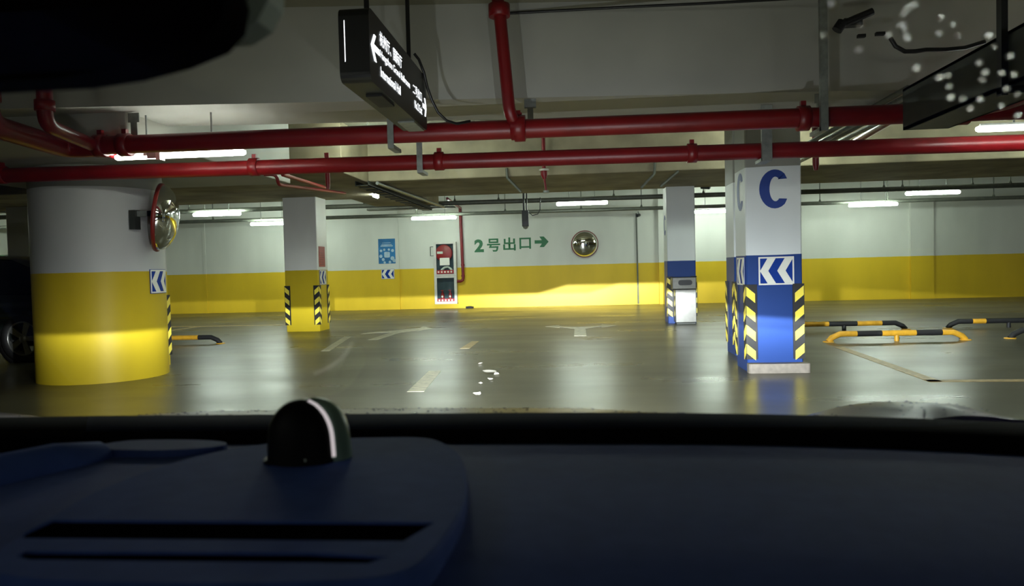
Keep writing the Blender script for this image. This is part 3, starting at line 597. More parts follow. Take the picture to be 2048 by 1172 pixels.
MB().box((2.28, 6.24, 2.915), (2.34, 6.278, 2.94)).build('clip', 'black', bc); MB().box((2.42, 6.24, 2.925), (2.49, 6.278, 2.95)).build('clip', 'black', bc)
cb = MB().tube([(2.53, 6.25, 2.90), (2.57, 6.25, 2.83), (2.64, 6.25, 2.785), (2.72, 6.25, 2.782), (2.80, 6.25, 2.79), (2.95, 6.25, 2.783), (3.1, 6.25, 2.79), (3.25, 6.25, 2.83)], 0.018, 8)
tag(cb.build('black_cable', 'black', origin=(2.9, 6.25, 2.8)), 'thick black cable sagging across the beam face at the top right', 'cable')
cb = MB().tube([(-0.56, 6.25, 3.265), (0.4, 6.25, 3.262), (1.05, 6.25, 3.255), (4, 6.25, 3.25)], 0.012, 8)
tag(cb.build('black_cable', 'black', origin=(0.5, 6.25, 3.26)), 'straight thin black cable along the top of the beam', 'cable')
# struts on the concrete beam
for pts, lab in (([(-1.127, 11.96, 2.75), (-1.12, 11.96, 2.60), (-0.90, 11.98, 2.36)], 'bent thin strut under the concrete beam left of the sprinkler drop'),
                 ([(1.24, 11.96, 2.75), (1.23, 11.96, 2.58), (1.02, 11.98, 2.36)], 'bent thin strut under the concrete beam left of the distant blue column'),
                 ([(1.60, 11.9, 2.60), (1.32, 11.98, 2.37)], 'short dark strut under the concrete beam touching the distant blue column')):
    tag(MB().tube(pts, 0.022, 8).build('ceiling_strut', 'conduit', origin=pts[0]), lab, 'strut')
# hanging control box
hb = empty('hanging_control_box', (-1.16, 16.5, 2.05), 'dark slim control box hanging on a pole over the lane before the far wall', 'box')
MB().box((-1.235, 16.44, 2.06), (-1.085, 16.56, 2.42)).build('housing', 'darksteel', hb, bevel=0.01)
MB().lathe([(0.001, 0.0), (0.05, 0.02), (0.06, 0.06)], 10, Matrix.Translation((-1.16, 16.5, 2.0))).build('sensor_head', 'galv', hb)
MB().box((-1.21, 16.43, 2.10), (-1.11, 16.44, 2.16)).build('display_window', 'black', hb)
MB().tube([(-1.19, 16.5, 2.42), (-1.19, 16.5, ZC)], 0.022, 8).build('pole', 'darksteel', hb)
MB().tube([(-1.13, 16.5, 2.42), (-1.12, 16.5, 2.75), (-1.15, 16.5, ZC)], 0.014, 8).build('cable', 'black', hb)
MB().tube([(-1.085, 16.5, 2.38), (-1.0, 16.5, 2.30), (-0.88, 16.5, 2.33), (-0.83, 16.5, 2.42), (-0.82, 16.5, 2.7)], 0.010, 6).build('loose_wire', 'black', hb)
# exit sign at the far left
es = empty('exit_sign', (-14.85, 18.0, 2.9), 'small green lit exit sign at the far left edge', 'sign')
MB().box((-15.1, 17.98, 2.9), (-14.74, 18.03, 3.18)).build('housing', 'cab_white', es); MB().box((-15.07, 17.972, 2.93), (-14.77, 17.98, 3.15)).build('dark_face', 'black', es)
MB().prism([(-14.93, 3.04), (-14.86, 2.97), (-14.79, 3.04), (-14.86, 3.11)], 0, 0.003, frame((0, 17.972, 0), (1, 0, 0), (0, 0, 1))).build('green_symbol', 'exit_green', es)
MB().tube([(-14.9, 18.0, 3.18), (-14.9, 18.0, ZC)], 0.015, 6).build('rod', 'conduit', es)

# ================================================================== hanging guidance sign
sg = empty('hanging_sign', (-1.22, 4.9, 2.2), 'black hanging light box with white glowing directions over the lane', 'sign')
SX0, SX1, SY0, SY1, SZ0, SZ1 = -1.315, -1.14, 4.10, 5.66, 2.20, 2.615
prof = rrect(SY0, SZ0, SY1, SZ1, 0.05, 5)
MB().prism(prof, 0, SX1 - SX0, frame((SX0, 0, 0), (0, 1, 0), (0, 0, 1))).build('light_box', 'black', sg, bevel=0.012)
MB().box((-1.283, SY0 - 0.002, 2.31), (-1.279, SY0 + 0.002, 2.54)).build('painted_highlight', 'lit_white', sg)  # reflected highlight on the end face, drawn as a thin glowing strip
MB().box((-1.26, 4.42, 2.185), (-1.16, 4.72, 2.2)).build('under_plate', 'rubber', sg); MB().box((-1.27, 5.25, 2.19), (-1.15, 5.6, 2.2)).build('under_plate', 'galv', sg)
fx = lambda y, z: frame((SX1, y, z), (0, 1, 0), (0, 0, 1))
MB().prism([(4.13, 2.41), (4.195, 2.485), (4.235, 2.485), (4.185, 2.427), (4.305, 2.427), (4.305, 2.393), (4.185, 2.393), (4.235, 2.335), (4.195, 2.335)], 0, 0.003, frame((SX1, 0, 0), (0, 1, 0), (0, 0, 1))).build('left_arrow', 'lit_white', sg)
text_mesh('杭州厅、国际厅', 0.55, 0.085, fx(4.32, 2.462), 'lit_line', 'lit_white', sg, 0.003, 0.008)
text_mesh('Hangzhou Grand Ballroom', 0.77, 0.060, fx(4.32, 2.375), 'lit_line', 'lit_white', sg, 0.003, 0.008)
text_mesh('International Hall', 0.49, 0.060, fx(4.32, 2.277), 'lit_line', 'lit_white', sg, 0.003, 0.008)
text_mesh('二号出口', 0.29, 0.075, fx(5.19, 2.38), 'lit_line', 'lit_white', sg, 0.003, 0.008)
text_mesh('No.2 Exit', 0.25, 0.058, fx(5.23, 2.287), 'lit_line', 'lit_white', sg, 0.003, 0.008)
MB().prism([(5.645, 2.368), (5.61, 2.436), (5.58, 2.436), (5.606, 2.384), (5.515, 2.384), (5.515, 2.352), (5.606, 2.352), (5.58, 2.30), (5.61, 2.30)], 0, 0.003, frame((SX1, 0, 0), (0, 1, 0), (0, 0, 1))).build('right_arrow', 'lit_white', sg)
for y in (4.35, 5.45): MB().tube([(-1.22, y, SZ1), (-1.22, y, ZC)], 0.016, 8).build('suspension_rod', 'black', sg)
MB().tube([(-1.19, 5.5, 2.75), (-1.16, 5.52, 2.71), (-1.13, 5.55, 2.62), (-1.12, 5.62, 2.52), (-1.10, 5.68, 2.44), (-1.06, 5.70, 2.35), (-1.0, 5.74, 2.29), (-0.93, 5.8, 2.275), (-0.84, 5.9, 2.31)], 0.011, 8).build('power_cable', 'black', sg)

# ================================================================== floor markings and stops
def marking(name, poly, mat, label, group=None):
    cx = sum(p[0] for p in poly) / len(poly); cy = sum(p[1] for p in poly) / len(poly)
    o = MB().prism(poly, 0.0005, 0.003).build(name, mat, origin=(cx, cy, 0)); return tag(o, label, 'floor marking', group)
marking('lane_dash', [(-1.62, 6.75), (-1.46, 6.75), (-1.56, 8.15), (-1.70, 8.15)], 'line_white', 'nearest pale lane dash left of the paper scraps', 'lane dashes')
marking('lane_dash', [(-1.72, 10.45), (-1.58, 10.45), (-1.58, 11.5), (-1.70, 11.5)], 'line_yellow', 'yellowish lane dash farther up the lane', 'lane dashes')
marking('lane_dash', [(-3.75, 10.4), (-3.62, 10.4), (-4.02, 12.7), (-4.15, 12.7)], 'line_white', 'slanted pale dash on the floor before the yellow square column', 'lane dashes')
marking('turn_arrow', [(0.0 - 0.10, 12.1), (0.10, 12.1), (0.10, 13.55), (0.40, 14.0), (0.40, 13.75), (0.68, 14.15), (0.42, 14.5), (0.42, 14.25), (0.08, 13.95), (-0.08, 13.95), (-0.40, 14.25), (-0.40, 14.5), (-0.66, 14.2), (-0.38, 13.78), (-0.38, 14.0), (-0.10, 13.55)], 'line_white', 'two headed turn arrow painted on the floor of the right lane', 'floor arrows')
marking('turn_arrow', [(-3.52, 12.05), (-3.36, 12.05), (-3.30, 13.3), (-3.05, 13.85), (-3.05, 13.6), (-2.86, 14.2), (-3.15, 14.7), (-3.15, 14.35), (-3.45, 13.95), (-3.72, 13.75), (-3.95, 13.6), (-4.0, 13.2), (-3.75, 13.4), (-3.5, 13.45)], 'line_white', 'branching arrow painted on the floor of the left lane', 'floor arrows')
marking('bay_line', [(3.15, 7.0), (3.27, 7.0), (3.40, 9.9), (3.28, 9.9)], 'line_yellow', 'faint yellow bay line receding right of the letter C column', 'bay lines')
marking('bay_line', [(3.15, 7.0), (6.5, 6.9), (6.5, 7.02), (3.15, 7.12)], 'line_yellow', 'faint yellow bay line crossing at the lower right', 'bay lines')
marking('bay_line', [(-9.6, 16.0), (-5.6, 15.9), (-5.6, 16.03), (-9.6, 16.13)], 'line_yellow', 'faint yellow bay line behind the yellow square column', 'bay lines')
marking('bay_line', [(-8.8, 12.6), (-8.68, 12.6), (-8.5, 15.9), (-8.62, 15.9)], 'line_yellow', 'faint yellow bay line beyond the round column', 'bay lines')
lab = ['tiny curled paper scrap farthest up the lane', 'largest white torn paper scrap on the lane floor', 'small paper scrap just right of the torn piece', 'paper crumb below the torn piece', 'faint paper crumb halfway to the nearest scrap', 'nearest lone paper scrap on the lane floor']
for i, (x, y, w) in enumerate([(-1.19, 8.7, 0.045), (-0.985, 8.0, 0.13), (-0.90, 7.78, 0.04), (-0.92, 7.42, 0.04), (-0.98, 7.15, 0.03), (-0.93, 6.55, 0.05)]):
    m = MB(); n = 7; ring = [(x + w * random.uniform(0.5, 1) * math.cos(2 * PI * k / n), y + 1.3 * w * random.uniform(0.4, 1) * math.sin(2 * PI * k / n), 0.004 + 0.02 * random.random()) for k in range(n)]
    m.add(ring + [(x, y, 0.004)], [(k, (k + 1) % n, n) for k in range(n)])
    tag(m.build('paper_scrap', 'scrap', origin=(x, y, 0.004)), lab[i], 'litter', 'paper scraps')
def wheel_stop(x0, x1, y, z, segs, label, posts):
    """tube stop: straight painted tube, ends bent down to the floor"""
    s = empty('wheel_stop', ((x0 + x1) / 2, y, 0), label, 'wheel stop', 'tube wheel stops'); r = 0.04
    e = 0.16
    for a, b, c in segs:
        pts = []
        if a <= x0 + 1e-6: pts += [(x0, y, 0.005), (x0 + 0.05, y, z * 0.55), (x0 + e, y, z)]
        else: pts += [(a, y, z)]
        if b >= x1 - 1e-6: pts += [(x1 - e, y, z), (x1 - 0.05, y, z * 0.55), (x1, y, 0.005)]
        else: pts += [(b, y, z)]
        MB().tube(pts, r, 12).build('yellow_section' if c else 'black_section', 'stop_yellow' if c else 'rubber', s)
    for p, c in posts: MB().tube([(p, y, 0), (p, y, z)], r * 0.8, 10).build('post', 'stop_yellow' if c else 'rubber', s)
    for x in (x0, x1): MB().lathe([(0.001, 0.012), (0.07, 0.012), (0.075, 0)], 12, Matrix.Translation((x, y, 0))).build('foot_plate', 'stop_yellow', s)
wheel_stop(3.42, 5.23, 10.57, 0.11, [(3.42, 3.80, 1), (3.80, 4.13, 0), (4.13, 4.58, 1), (4.58, 4.92, 0), (4.92, 5.23, 1)], 'nearest wheel stop on the right with three orange yellow sections', [(4.33, 1)])
wheel_stop(3.20, 5.17, 12.28, 0.11, [(3.20, 3.42, 0), (3.42, 3.98, 1), (3.98, 4.42, 0), (4.42, 4.80, 1), (4.80, 5.17, 0)], 'farther black and yellow wheel stop behind the nearest one, right of the C column', [(4.22, 0)])
wheel_stop(5.83, 7.8, 12.33, 0.11, [(5.83, 6.20, 0), (6.20, 6.40, 1), (6.40, 7.0, 0), (7.0, 7.4, 1), (7.4, 7.8, 0)], 'mostly black wheel stop at the right edge with one short yellow band', [(6.75, 0)])
wheel_stop(5.86, 7.7, 10.67, 0.11, [(5.86, 6.3, 0), (6.3, 6.7, 1), (6.7, 7.7, 0)], 'black wheel stop end cut off by the right edge, nearer than its neighbour', [])
wheel_stop(-7.9, -5.98, 11.82, 0.11, [(-7.9, -7.4, 0), (-7.4, -6.98, 1), (-6.98, -6.86, 0), (-6.86, -6.36, 1), (-6.36, -5.98, 0)], 'wheel stop showing a yellow and a black section right of the round column', [])

# ================================================================== parked cars
def parked_car(label):
    """generic hatchback, nose to -x, built around its own origin on the floor"""
    s = empty('parked_car', (0, 0, 0), label, 'car', 'parked dark cars')
    W = 0.92
    st = [(-2.30, 0.55, 0.66, 0.30, 0.80), (-2.20, 0.66, 0.74, 0.24, 0.90), (-1.9, 0.78, 0.84, 0.22, 0.97), (-1.2, 0.92, 0.95, 0.20, 1.0), (0.0, 0.96, 0.99, 0.20, 1.0), (1.2, 0.97, 1.0, 0.20, 1.0), (1.9, 0.96, 0.99, 0.24, 0.98), (2.2, 0.90, 0.94, 0.30, 0.93), (2.32, 0.70, 0.74, 0.38, 0.84)]
    rows = []
    for x, zs, zt, zb, kw in st:
        w = W * kw
        half = [(w * 0.80, zb), (w * 0.97, zb + 0.10), (w, (zb + zs) / 2), (w * 0.985, zs - 0.08), (w * 0.90, zs), (w * 0.5, zt), (0, zt + 0.012)]
        ring = [(x, -a, z) for a, z in half] + [(x, a, z) for a, z in half[-2::-1]]
        rows.append(ring)
    m = MB().grid(rows, True, True); n = len(rows[0]); m.add(rows[0], [list(range(n))]); m.add(rows[-1], [list(range(n))])
    m.build('body', 'car_dark', s, weld=0.0005)
    g = [(-1.25, 0.86, 0.98, 0.98), (-0.55, 0.72, 1.36, 0.98), (-0.2, 0.66, 1.46, 0.98), (0.5, 0.66, 1.49, 0.98), (1.1, 0.66, 1.44, 0.98), (1.40, 0.68, 1.32, 0.98), (1.95, 0.84, 0.99, 0.98)]
    rows = []
    for x, w, z, zb in g:
        rows.append([(x, -0.86, zb - 0.03), (x, -(w + 0.86) / 2, (z + zb) / 2), (x, -w, z - 0.02 if z > zb + 0.05 else z), (x, -w * 0.6, z + 0.015), (x, 0, z + 0.03), (x, w * 0.6, z + 0.015), (x, w, z - 0.02 if z > zb + 0.05 else z), (x, (w + 0.86) / 2, (z + zb) / 2), (x, 0.86, zb - 0.03)])
    MB().grid(rows, True).build('greenhouse', 'car_glass', s)
    MB().grid([[(x, y, z + 0.006) for x, y, z in (r[2:7])] for r in rows[2:6]], True).build('roof', 'car_dark', s)
    for sx in (-1.42, 1.42):
        for sy in (-1, 1):
            mt = frame((sx, sy * (W - 0.095), 0.335), (1, 0, 0), (0, 0, sy))  # local z along -y / +y
            mt = frame((sx, sy * (W - 0.10), 0.335), (sy * -1, 0, 0), (0, 0, 1))
            MB().lathe([(0.40, -0.30), (0.40, 0.085), (0.34, 0.09)], 24, mt).build('wheel_arch', 'rubber', s)
            t = MB().lathe([(0.22, -0.12), (0.32, -0.11), (0.335, -0.07), (0.335, 0.07), (0.32, 0.105), (0.24, 0.11), (0.235, 0.09)], 28, mt).build('tyre', 'tyre', s)
            rm = MB().lathe([(0.24, 0.10), (0.225, 0.105), (0.215, 0.09), (0.21, 0.0)], 28, mt)
            for k in range(5):
                a = 2 * PI * k / 5
                c, sn = math.cos(a), math.sin(a)
                q = [(0.04, -0.03), (0.215, -0.045), (0.215, 0.045), (0.04, 0.03)]
                rm.prism([(u * c - v * sn, u * sn + v * c) for u, v in q], 0.075, 0.095, mt)
            rm.lathe([(0.055, 0.07), (0.05, 0.105), (0.001, 0.108)], 14, mt)
            rm.build('rim', 'rim', t)
    for sy in (-1, 1):
        MB().box((1.95, sy * 0.62 - 0.22, 0.78), (2.26, sy * 0.62 + 0.22, 0.90)).build('tail_lamp', 'lamp_red', s, bevel=0.03)
        MB().box((-2.22, sy * 0.58 - 0.2, 0.60), (-2.0, sy * 0.58 + 0.2, 0.70)).build('headlamp', 'car_glass', s, bevel=0.03)
        MB().box((-0.85, sy * 0.98 - 0.09, 0.98), (-0.70, sy * 0.98 + 0.09, 1.10)).build('door_mirror', 'car_dark', s, bevel=0.03)
        MB().box((0.2, sy * 0.915 - 0.012, 0.80), (0.40, sy * 0.915 + 0.012, 0.83)).build('door_handle', 'rim', s)
    return s
pc1 = parked_car('dark car parked behind the round column at the left edge, wheel showing')
pc2 = copy_tree(pc1); pc2['label'] = 'dark car whose rounded end just enters at the right edge'
pc1.location = (-9.06, 10.42, 0)
pc2.location = (6.80, 8.10, 0); pc2.rotation_euler = (0, 0, PI / 2)

# ================================================================== the car we sit in
CX = -0.38      # centre line of the car
car = empty('car', (CX, 1.0, 0), 'dark blue car seen from inside: dashboard, wet bonnet and windscreen', 'car')
# dashboard top: profile swept across the cabin
prof = [(0.935, 0.890), (0.925, 0.901), (0.89, 0.9045), (0.80, 0.906), (0.68, 0.907), (0.58, 0.905), (0.50, 0.899), (0.45, 0.885), (0.42, 0.855), (0.405, 0.80), (0.40, 0.60), (0.42, 0.45)]
rows = []
for i in range(41):
    x = CX - 1.03 + 2.06 * i / 40; dx = abs(x - CX) / 1.03
    rows.append([(x, y - 0.07 * max(0, dx - 0.35) ** 2 * (1 if y > 0.6 else 0), z - 0.02 * dx ** 4) for y, z in prof])
dash = MB().grid(rows, True).build('dashboard', 'dash', car)
# raised centre pad with two vent slots
def smooth_closed(pts, n=6):
    out = []; N = len(pts)
    for i in range(N):
        p0, p1, p2, p3 = [Vector((*pts[(i + k - 1) % N], 0)) for k in range(4)]
        for k in range(n):
            t = k / n; q = 0.5 * (2 * p1 + (p2 - p0) * t + (2 * p0 - 5 * p1 + 4 * p2 - p3) * t * t + (3 * p1 - p0 - 3 * p2 + p3) * t ** 3); out.append((q.x, q.y))
    return out
PADZ = 0.921
outline = smooth_closed([(-0.455, 0.590), (-0.463, 0.665), (-0.445, 0.765), (-0.40, 0.835), (-0.33, 0.868), (-0.25, 0.880), (-0.18, 0.872), (-0.135, 0.80), (-0.112, 0.70), (-0.102, 0.62), (-0.104, 0.55), (-0.115, 0.49), (-0.15, 0.465), (-0.28, 0.455), (-0.40, 0.465), (-0.44, 0.51)])
slots = [(-0.447, 0.541, -0.121, 0.578, [(-0.447, 0.548), (-0.44, 0.536), (-0.135, 0.536), (-0.119, 0.578), (-0.445, 0.578)]),
         (-0.42, 0.494, -0.135, 0.515, [(-0.415, 0.500), (-0.40, 0.494), (-0.15, 0.494), (-0.138, 0.507), (-0.20, 0.513), (-0.415, 0.510)])]
mp = MB(); N = len(outline)
cxm, cym = sum(p[0] for p in outline) / N, sum(p[1] for p in outline) / N
def ringz(s, z): return [(cxm + (x - cxm) * s, cym + (y - cym) * s, z) for x, y in outline]
mp.grid([ringz(1.0, 0.895), ringz(1.0, PADZ - 0.006), ringz(0.993, PADZ - 0.0015), ringz(0.982, PADZ)], True, True)
mp.add(ringz(0.982, PADZ), [list(range(N))])
pad = mp.build('centre_pad', 'dash_pad', dash, weld=0.0002)
for sl in slots:
    cu = MB().prism(sl[4], 0.90, 0.95).build('slot_cutter', 'dash', dash)
    md = pad.modifiers.new('slot', 'BOOLEAN'); md.object = cu; md.operation = 'DIFFERENCE'; md.solver = 'EXACT'
dg = bpy.context.evaluated_depsgraph_get(); me = bpy.data.meshes.new_from_object(pad.evaluated_get(dg)); pad.modifiers.clear(); pad.data = me
for o in [o for o in COL.objects if o.name.startswith('slot_cutter')]: bpy.data.objects.remove(o)
for sl in slots:
    MB().prism([(x, y) for x, y in sl[4]], 0.9005, 0.9185).build('vent_slot', 'dash_black', dash)
# instrument hood on the driver's side: rounded rim around a dark well
path = [(-0.80, 0.47, 0.885), (-0.735, 0.56, 0.892), (-0.685, 0.65, 0.897), (-0.645, 0.73, 0.900), (-0.612, 0.80, 0.901), (-0.590, 0.845, 0.898), (-0.582, 0.868, 0.890)]
MB().tube(path, [0.036, 0.036, 0.035, 0.034, 0.032, 0.026, 0.012], 16).build('instrument_hood', 'dash_pad', dash)
MB().prism([(-0.67, 0.74), (-0.64, 0.80), (-0.63, 0.86), (-0.66, 0.915), (-1.2, 0.90), (-1.2, 0.55), (-0.78, 0.55)], 0.895, 0.913).build('instrument_well', 'dash_black', dash)
MB().prism(smooth_closed([(-0.60, 0.855), (-0.50, 0.845), (-0.44, 0.868), (-0.47, 0.895), (-0.58, 0.897)], 4), 0.895, 0.914).build('side_trim', 'dash', dash)
# black cowl between dashboard and bonnet
rows = []
for i in range(41):
    x = CX - 1.02 + 2.04 * i / 40; dx = abs(x - CX) / 0.9; k = -0.016 * max(0, dx - 0.3) ** 2 * 1.2; b = -0.07 * max(0, dx - 0.35) ** 2
    rows.append([(x, 0.915 + b, 0.86 + k), (x, 0.93 + b, 0.907 + k), (x, 0.97 + b, 0.9165 + k), (x, 1.04 + b, 0.918 + k), (x, 1.06 + b, 0.913 + k), (x, 1.07 + b, 0.80 + k)])
MB().grid(rows, True).build('windscreen_cowl', 'cowl', car)
# bonnet
def hood_z(dx, y):
    z = 0.838 - 0.195 * (y - 1.5) - 0.12 * (y - 1.5) ** 2
    a = abs(dx); pts = [(0, 0), (0.35, 0), (0.55, -0.008), (0.75, -0.020), (0.83, -0.008), (0.90, 0.016), (0.95, 0.014), (1.0, -0.02), (1.04, -0.09)]
    for (x0, v0), (x1, v1) in zip(pts, pts[1:]):
        if a <= x1: t = (a - x0) / (x1 - x0); t = t * t * (3 - 2 * t); o = v0 + (v1 - v0) * t; return z + (o * min(1.0, max(0.0, (y - 1.02) / 0.14)) if o > 0 else o)
    return z - 0.09
rows = []
for j in range(33):
    y = 1.03 + 1.30 * j / 32
    rows.append([(CX - 1.04 + 2.08 * i / 60, y - (0.25 * (abs(i - 30) / 30) ** 2 * (y - 1.03) / 1.3), hood_z(-1.04 + 2.08 * i / 60, y)) for i in range(61)])
rows.insert(0, [(x, y - 0.004, z - 0.08) for x, y, z in rows[0]]); last = rows[-1]; rows.append([(x, y + 0.05, z - 0.06) for x, y, z in last]); rows.append([(x, y + 0.07, 0.25) for x, y, z in last])
hood = MB().grid(rows, True).build('bonnet', 'hood', car)
# rain beads on the bonnet: uncountable
m = MB()
for i in range(1000):
    dx = random.uniform(-1.02, 1.03); y = random.uniform(1.08, 1.65); r = random.uniform(0.0012, 0.0034)
    z = hood_z(dx, y) - 0.0004; x = CX + dx; y2 = y - 0.25 * (abs(dx) / 1.04) ** 2 * (y - 1.03) / 1.3
    vs = [(x + r * math.cos(k * PI / 3), y2 + r * math.sin(k * PI / 3), z) for k in range(6)] + [(x + 0.7 * r * math.cos(k * PI / 3), y2 + 0.7 * r * math.sin(k * PI / 3), z + r * 0.55) for k in range(6)] + [(x, y2, z + r * 0.75)]
    m.add(vs, [(k, (k + 1) % 6, (k + 1) % 6 + 6, k + 6) for k in range(6)] + [(k + 6, (k + 1) % 6 + 6, 12) for k in range(6)], True)
tag(m.build('rain_beads', 'water', hood), kind='stuff')
# windscreen, pillars, roof, doors
A, B = Vector((0, 0.88, 0.925)), Vector((0, 0.10, 1.435)); wn = Vector((0, 0.51, 0.78)).normalized()
rows = []
for i in range(2):
    P = A.lerp(B, i); w = 0.99 - 0.22 * i
    rows.append((CX - w, CX + w, P))
m = MB(); vs = []
for d in (0, 0.005):
    for x0, x1, P in rows: q = P + wn * d; vs += [(x0, q.y, q.z), (x1, q.y, q.z)]
m.add(vs, [(4, 5, 7, 6), (0, 1, 5, 4), (2, 3, 7, 6), (0, 2, 6, 4), (1, 3, 7, 5)])
ws = m.build('windscreen', 'windshield', car)
for s in (-1, 1):
    MB().tube([(CX + s * 1.02, 0.80, 0.88), (CX + s * 0.78, 0.05, 1.43), (CX + s * 0.76, -0.4, 1.47)], 0.04, 8).build('windscreen_pillar', 'cabin', car)
    MB().box((CX + s * 1.06 - 0.03, -1.9, 0.3), (CX + s * 1.06 + 0.03, 0.70, 0.90)).build('door_panel', 'cabin', car)
MB().box((CX - 0.72, -1.9, 1.45), (CX + 0.72, 0.12, 1.49)).build('roof', 'cabin', car)
MB().box((CX - 0.9, -1.95, 0.3), (CX + 0.9, -1.9, 1.2)).build('rear_panel', 'cabin', car)
MB().box((CX - 0.9, -1.9, 0.25), (CX + 0.9, 0.9, 0.30)).build('cabin_floor', 'cabin', car)
# rear-view mirror
rmv = [(-0.46, 1.262), (-0.44, 1.244), (-0.40, 1.239), (-0.345, 1.2395), (-0.297, 1.2395), (-0.262, 1.2425), (-0.232, 1.2485), (-0.208, 1.2565), (-0.197, 1.267), (-0.194, 1.281), (-0.198, 1.30), (-0.212, 1.315), (-0.25, 1.325), (-0.40, 1.33), (-0.45, 1.32), (-0.462, 1.29)]
rm = MB().prism(rmv, 0, 0.030, frame((0, 0.435, 0), (1, 0, 0), (0, 0, 1)), True).build('rear_view_mirror', 'mirror_black', car, bevel=0.008)
MB().tube([(-0.36, 0.43, 1.30), (-0.37, 0.37, 1.32), (-0.38, 0.33, 1.30)], 0.012, 8).build('mirror_stem', 'cabin', rm)
MB().prism([(-0.26, 1.281), (-0.222, 1.281), (-0.207, 1.289), (-0.199, 1.302), (-0.196, 1.325), (-0.196, 1.36), (-0.26, 1.36)], 0, 0.025, frame((0, 0.50, 0), (1, 0, 0), (0, 0, 1))).build('sensor_cover', 'pale_grey', car, bevel=0.006)
# water drops on the windscreen
drops = [(0.13, 0.388, 9), (0.131, 0.404, 6), (0.152, 0.413, 6), (0.168, 0.392, 8), (0.168, 0.395, 7), (0.171, 0.391, 9), (0.169, 0.401, 8), (0.175, 0.408, 8), (0.172, 0.404, 6), (0.187, 0.426, 10), (0.202, 0.432, 10), (0.206, 0.431, 6), (0.216, 0.409, 10), (0.233, 0.421, 9), (0.219, 0.424, 8), (0.225, 0.430, 9), (0.234, 0.431, 7), (0.241, 0.432, 8), (0.226, 0.435, 8), (0.210, 0.438, 7), (0.214, 0.445, 10), (0.221, 0.446, 7), (0.229, 0.453, 8), (0.231, 0.447, 8), (0.242, 0.441, 8), (0.258, 0.459, 10), (0.148, 0.400, 6), (0.165, 0.406, 6), (0.190, 0.406, 6), (0.187, 0.398, 6), (0.200, 0.408, 5), (0.195, 0.402, 5), (0.245, 0.452, 7), (0.236, 0.410, 5), (0.250, 0.445, 6), (0.222, 0.415, 5), (0.26, 0.43, 6), (0.27, 0.44, 7), (0.28, 0.455, 8), (0.29, 0.43, 7), (0.25, 0.41, 6), (0.27, 0.405, 7)]
pf = [(math.sin(a), math.cos(a)) for a in [PI / 2 * i / 5 for i in range(6)]]
dm = MB().lathe([(max(r, 0.001), 0.85 * z) for r, z in pf], 12); dme = dm.mesh('water_drop'); dme.materials.append(M['water'])
rot = Vector((0, 0, 1)).rotation_difference(wn).to_matrix().to_4x4()
for x, y, s in drops:
    p = A + (B - A) * ((A.y - y) / (A.y - B.y)); o = bpy.data.objects.new('water_drop', dme); COL.objects.link(o); o.parent = ws
    q = Vector((x, p.y, p.z)) + wn * 0.005; r = s * 0.00024
    o.matrix_local = Matrix.Translation(q - woff(ws)) @ rot @ Matrix.Diagonal((r, r, r, 1))
# headlamps of this car with their cut-off beam
def beam(x, y, z, toe):
    L = bpy.data.lights.new('headlamp_beam', 'SPOT'); L.energy = HEADLAMP; L.spot_size = math.radians(110); L.spot_blend = 0.4; L.shadow_soft_size = 0.03; L.color = (0.90, 0.96, 1.0)
    o = bpy.data.objects.new('headlamp_beam', L); COL.objects.link(o); o.parent = car; o.location = Vector((x, y, z)) - woff(car); o.rotation_euler = (PI / 2, 0, toe)
    L.use_nodes = True; nt = L.node_tree; em = nt.nodes['Emission']
    tc = nt.nodes.new('ShaderNodeTexCoord'); sx = nt.nodes.new('ShaderNodeSeparateXYZ'); nt.links.new(tc.outputs['Normal'], sx.inputs[0])
    def mth(op, a, b=None, c=None):
        q = nt.nodes.new('ShaderNodeMath'); q.operation = op
        for i, v in enumerate((a, b, c)):
            if v is None: continue
            if isinstance(v, (int, float)): q.inputs[i].default_value = v
            else: nt.links.new(v, q.inputs[i])
        return q.outputs[0]
    az = mth('ABSOLUTE', sx.outputs['Z']); h = mth('DIVIDE', sx.outputs['X'], az); v = mth('DIVIDE', sx.outputs['Y'], az)
    up = mth('MULTIPLY', mth('MINIMUM', mth('MAXIMUM', mth('SUBTRACT', h, -0.005), 0.0), 0.045), 0.27)   # right-hand kick-up
    dn = mth('MULTIPLY', mth('MAXIMUM', mth('SUBTRACT', h, 0.20), 0.0), -0.08)
    cut = mth('ADD', mth('ADD', up, dn), -0.0095)
    k = mth('DIVIDE', mth('SUBTRACT', cut, v), 0.005); k = mth('MINIMUM', mth('MAXIMUM', k, 0.0), 1.0)
    # hot below the cut-off, fading towards the road just ahead and to the sides
    fall = mth('DIVIDE', 1.0, mth('ADD', 1.0, mth('POWER', mth('MULTIPLY', mth('SUBTRACT', cut, v), 22.0), 2.0)))
    side = mth('DIVIDE', 1.0, mth('ADD', 1.0, mth('POWER', mth('MULTIPLY', h, 1.6), 2.0)))
    hot = mth('ADD', 1.0, mth('DIVIDE', 5.0, mth('ADD', 1.0, mth('POWER', mth('ABSOLUTE', mth('MULTIPLY', h, 8.0)), 4.0))))
    s = mth('MULTIPLY', mth('MULTIPLY', mth('MULTIPLY', k, fall), side), hot); vp = mth('MAXIMUM', mth('SUBTRACT', v, cut), 0.0)
    glow = mth('DIVIDE', 0.05, mth('ADD', 1.0, mth('POWER', mth('MULTIPLY', vp, 22.0), 2.0)))
    haze = mth('DIVIDE', 0.22, mth('ADD', 1.0, mth('POWER', mth('MULTIPLY', vp, 7.0), 2.0)))
    s = mth('ADD', s, mth('MULTIPLY', side, mth('ADD', glow, haze)))
    nt.links.new(s, em.inputs['Strength'])
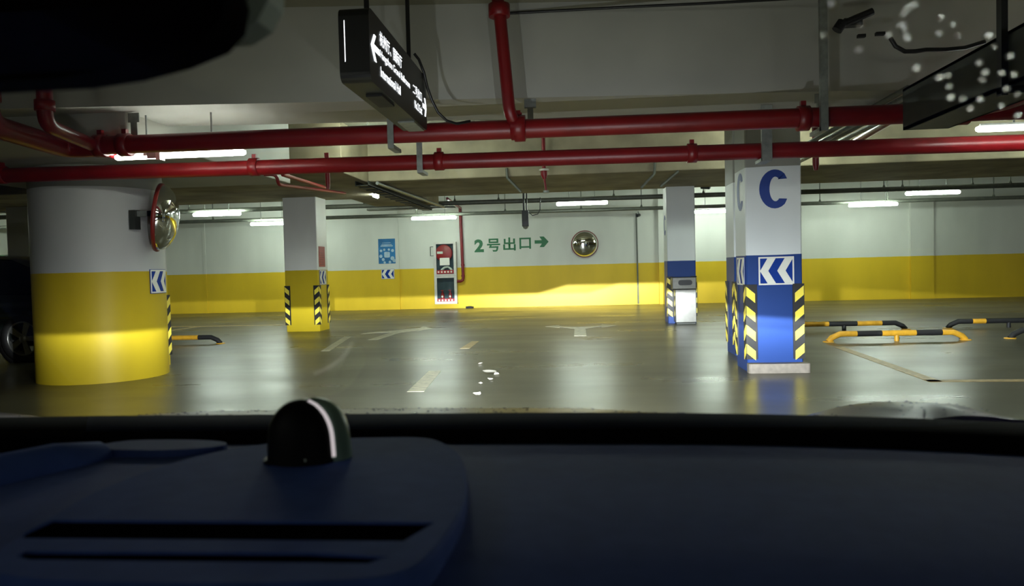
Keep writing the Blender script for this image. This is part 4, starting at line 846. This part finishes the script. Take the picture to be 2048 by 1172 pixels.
for s in (-1, 1):
    MB().lathe([(0.001, 0.0), (0.045, 0.0), (0.055, -0.05)], 16, frame((CX + s * 0.74, 2.40, 0.56), (1, 0, 0), (0, 0, 1))).build('headlamp_lens', 'pale_grey', car)
    beam(CX + s * 0.74, 2.50, 0.60, 0)

# ================================================================== dome gadget on the dashboard
dc = Vector((-0.298, 0.775, 0.921))
dm = empty('dashboard_dome', dc, 'small black dome shaped gadget with a pale curved strip on the dashboard', 'gadget')
def dome_ring(z, k=1.0):
    # half width and half depth by height (egg-cut dome)
    t = z / 0.066; w = 0.0395 * (1 - 0.10 * t) * math.sqrt(max(0.0, 1 - max(0, (t - 0.35) / 0.65) ** 2.4)) if t > 0.35 else 0.0395 * (1 - 0.10 * t)
    return max(w, 0.0008) * k
zs = [0.0, 0.008, 0.02, 0.032, 0.042, 0.05, 0.056, 0.060, 0.063, 0.065, 0.066]
rows = [[(dc.x + 0.006 + dome_ring(z) * math.cos(2 * PI * k / 32), dc.y + 0.008 + 0.75 * dome_ring(z) * math.sin(2 * PI * k / 32), dc.z + z) for k in range(32)] for z in zs]
MB().grid(rows, True, True).build('shell', 'dome_shell', dm)
rows = [[(dc.x - 0.004 + 0.96 * dome_ring(z) * math.cos(2 * PI * k / 32), dc.y - 0.006 + 0.70 * dome_ring(z) * math.sin(2 * PI * k / 32), dc.z + z * 1.005) for k in range(32)] for z in zs]
MB().grid(rows, True, True).build('face', 'dome_black', dm)
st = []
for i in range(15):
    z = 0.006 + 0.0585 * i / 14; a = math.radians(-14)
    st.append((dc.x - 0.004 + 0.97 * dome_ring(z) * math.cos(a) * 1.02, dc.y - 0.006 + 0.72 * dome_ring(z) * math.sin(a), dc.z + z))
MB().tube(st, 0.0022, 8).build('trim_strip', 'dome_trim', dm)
MB().prism(rrect(-0.045, -0.028, 0.034, 0.03, 0.02), 0, 0.004, Matrix.Translation(dc + Vector((0, 0, 0)))).build('base', 'dome_black', dm)
MB().box(dc + Vector((-0.012, -0.0318, 0.005)), dc + Vector((0.010, -0.0305, 0.008))).build('print_line', 'pale_grey', dm)
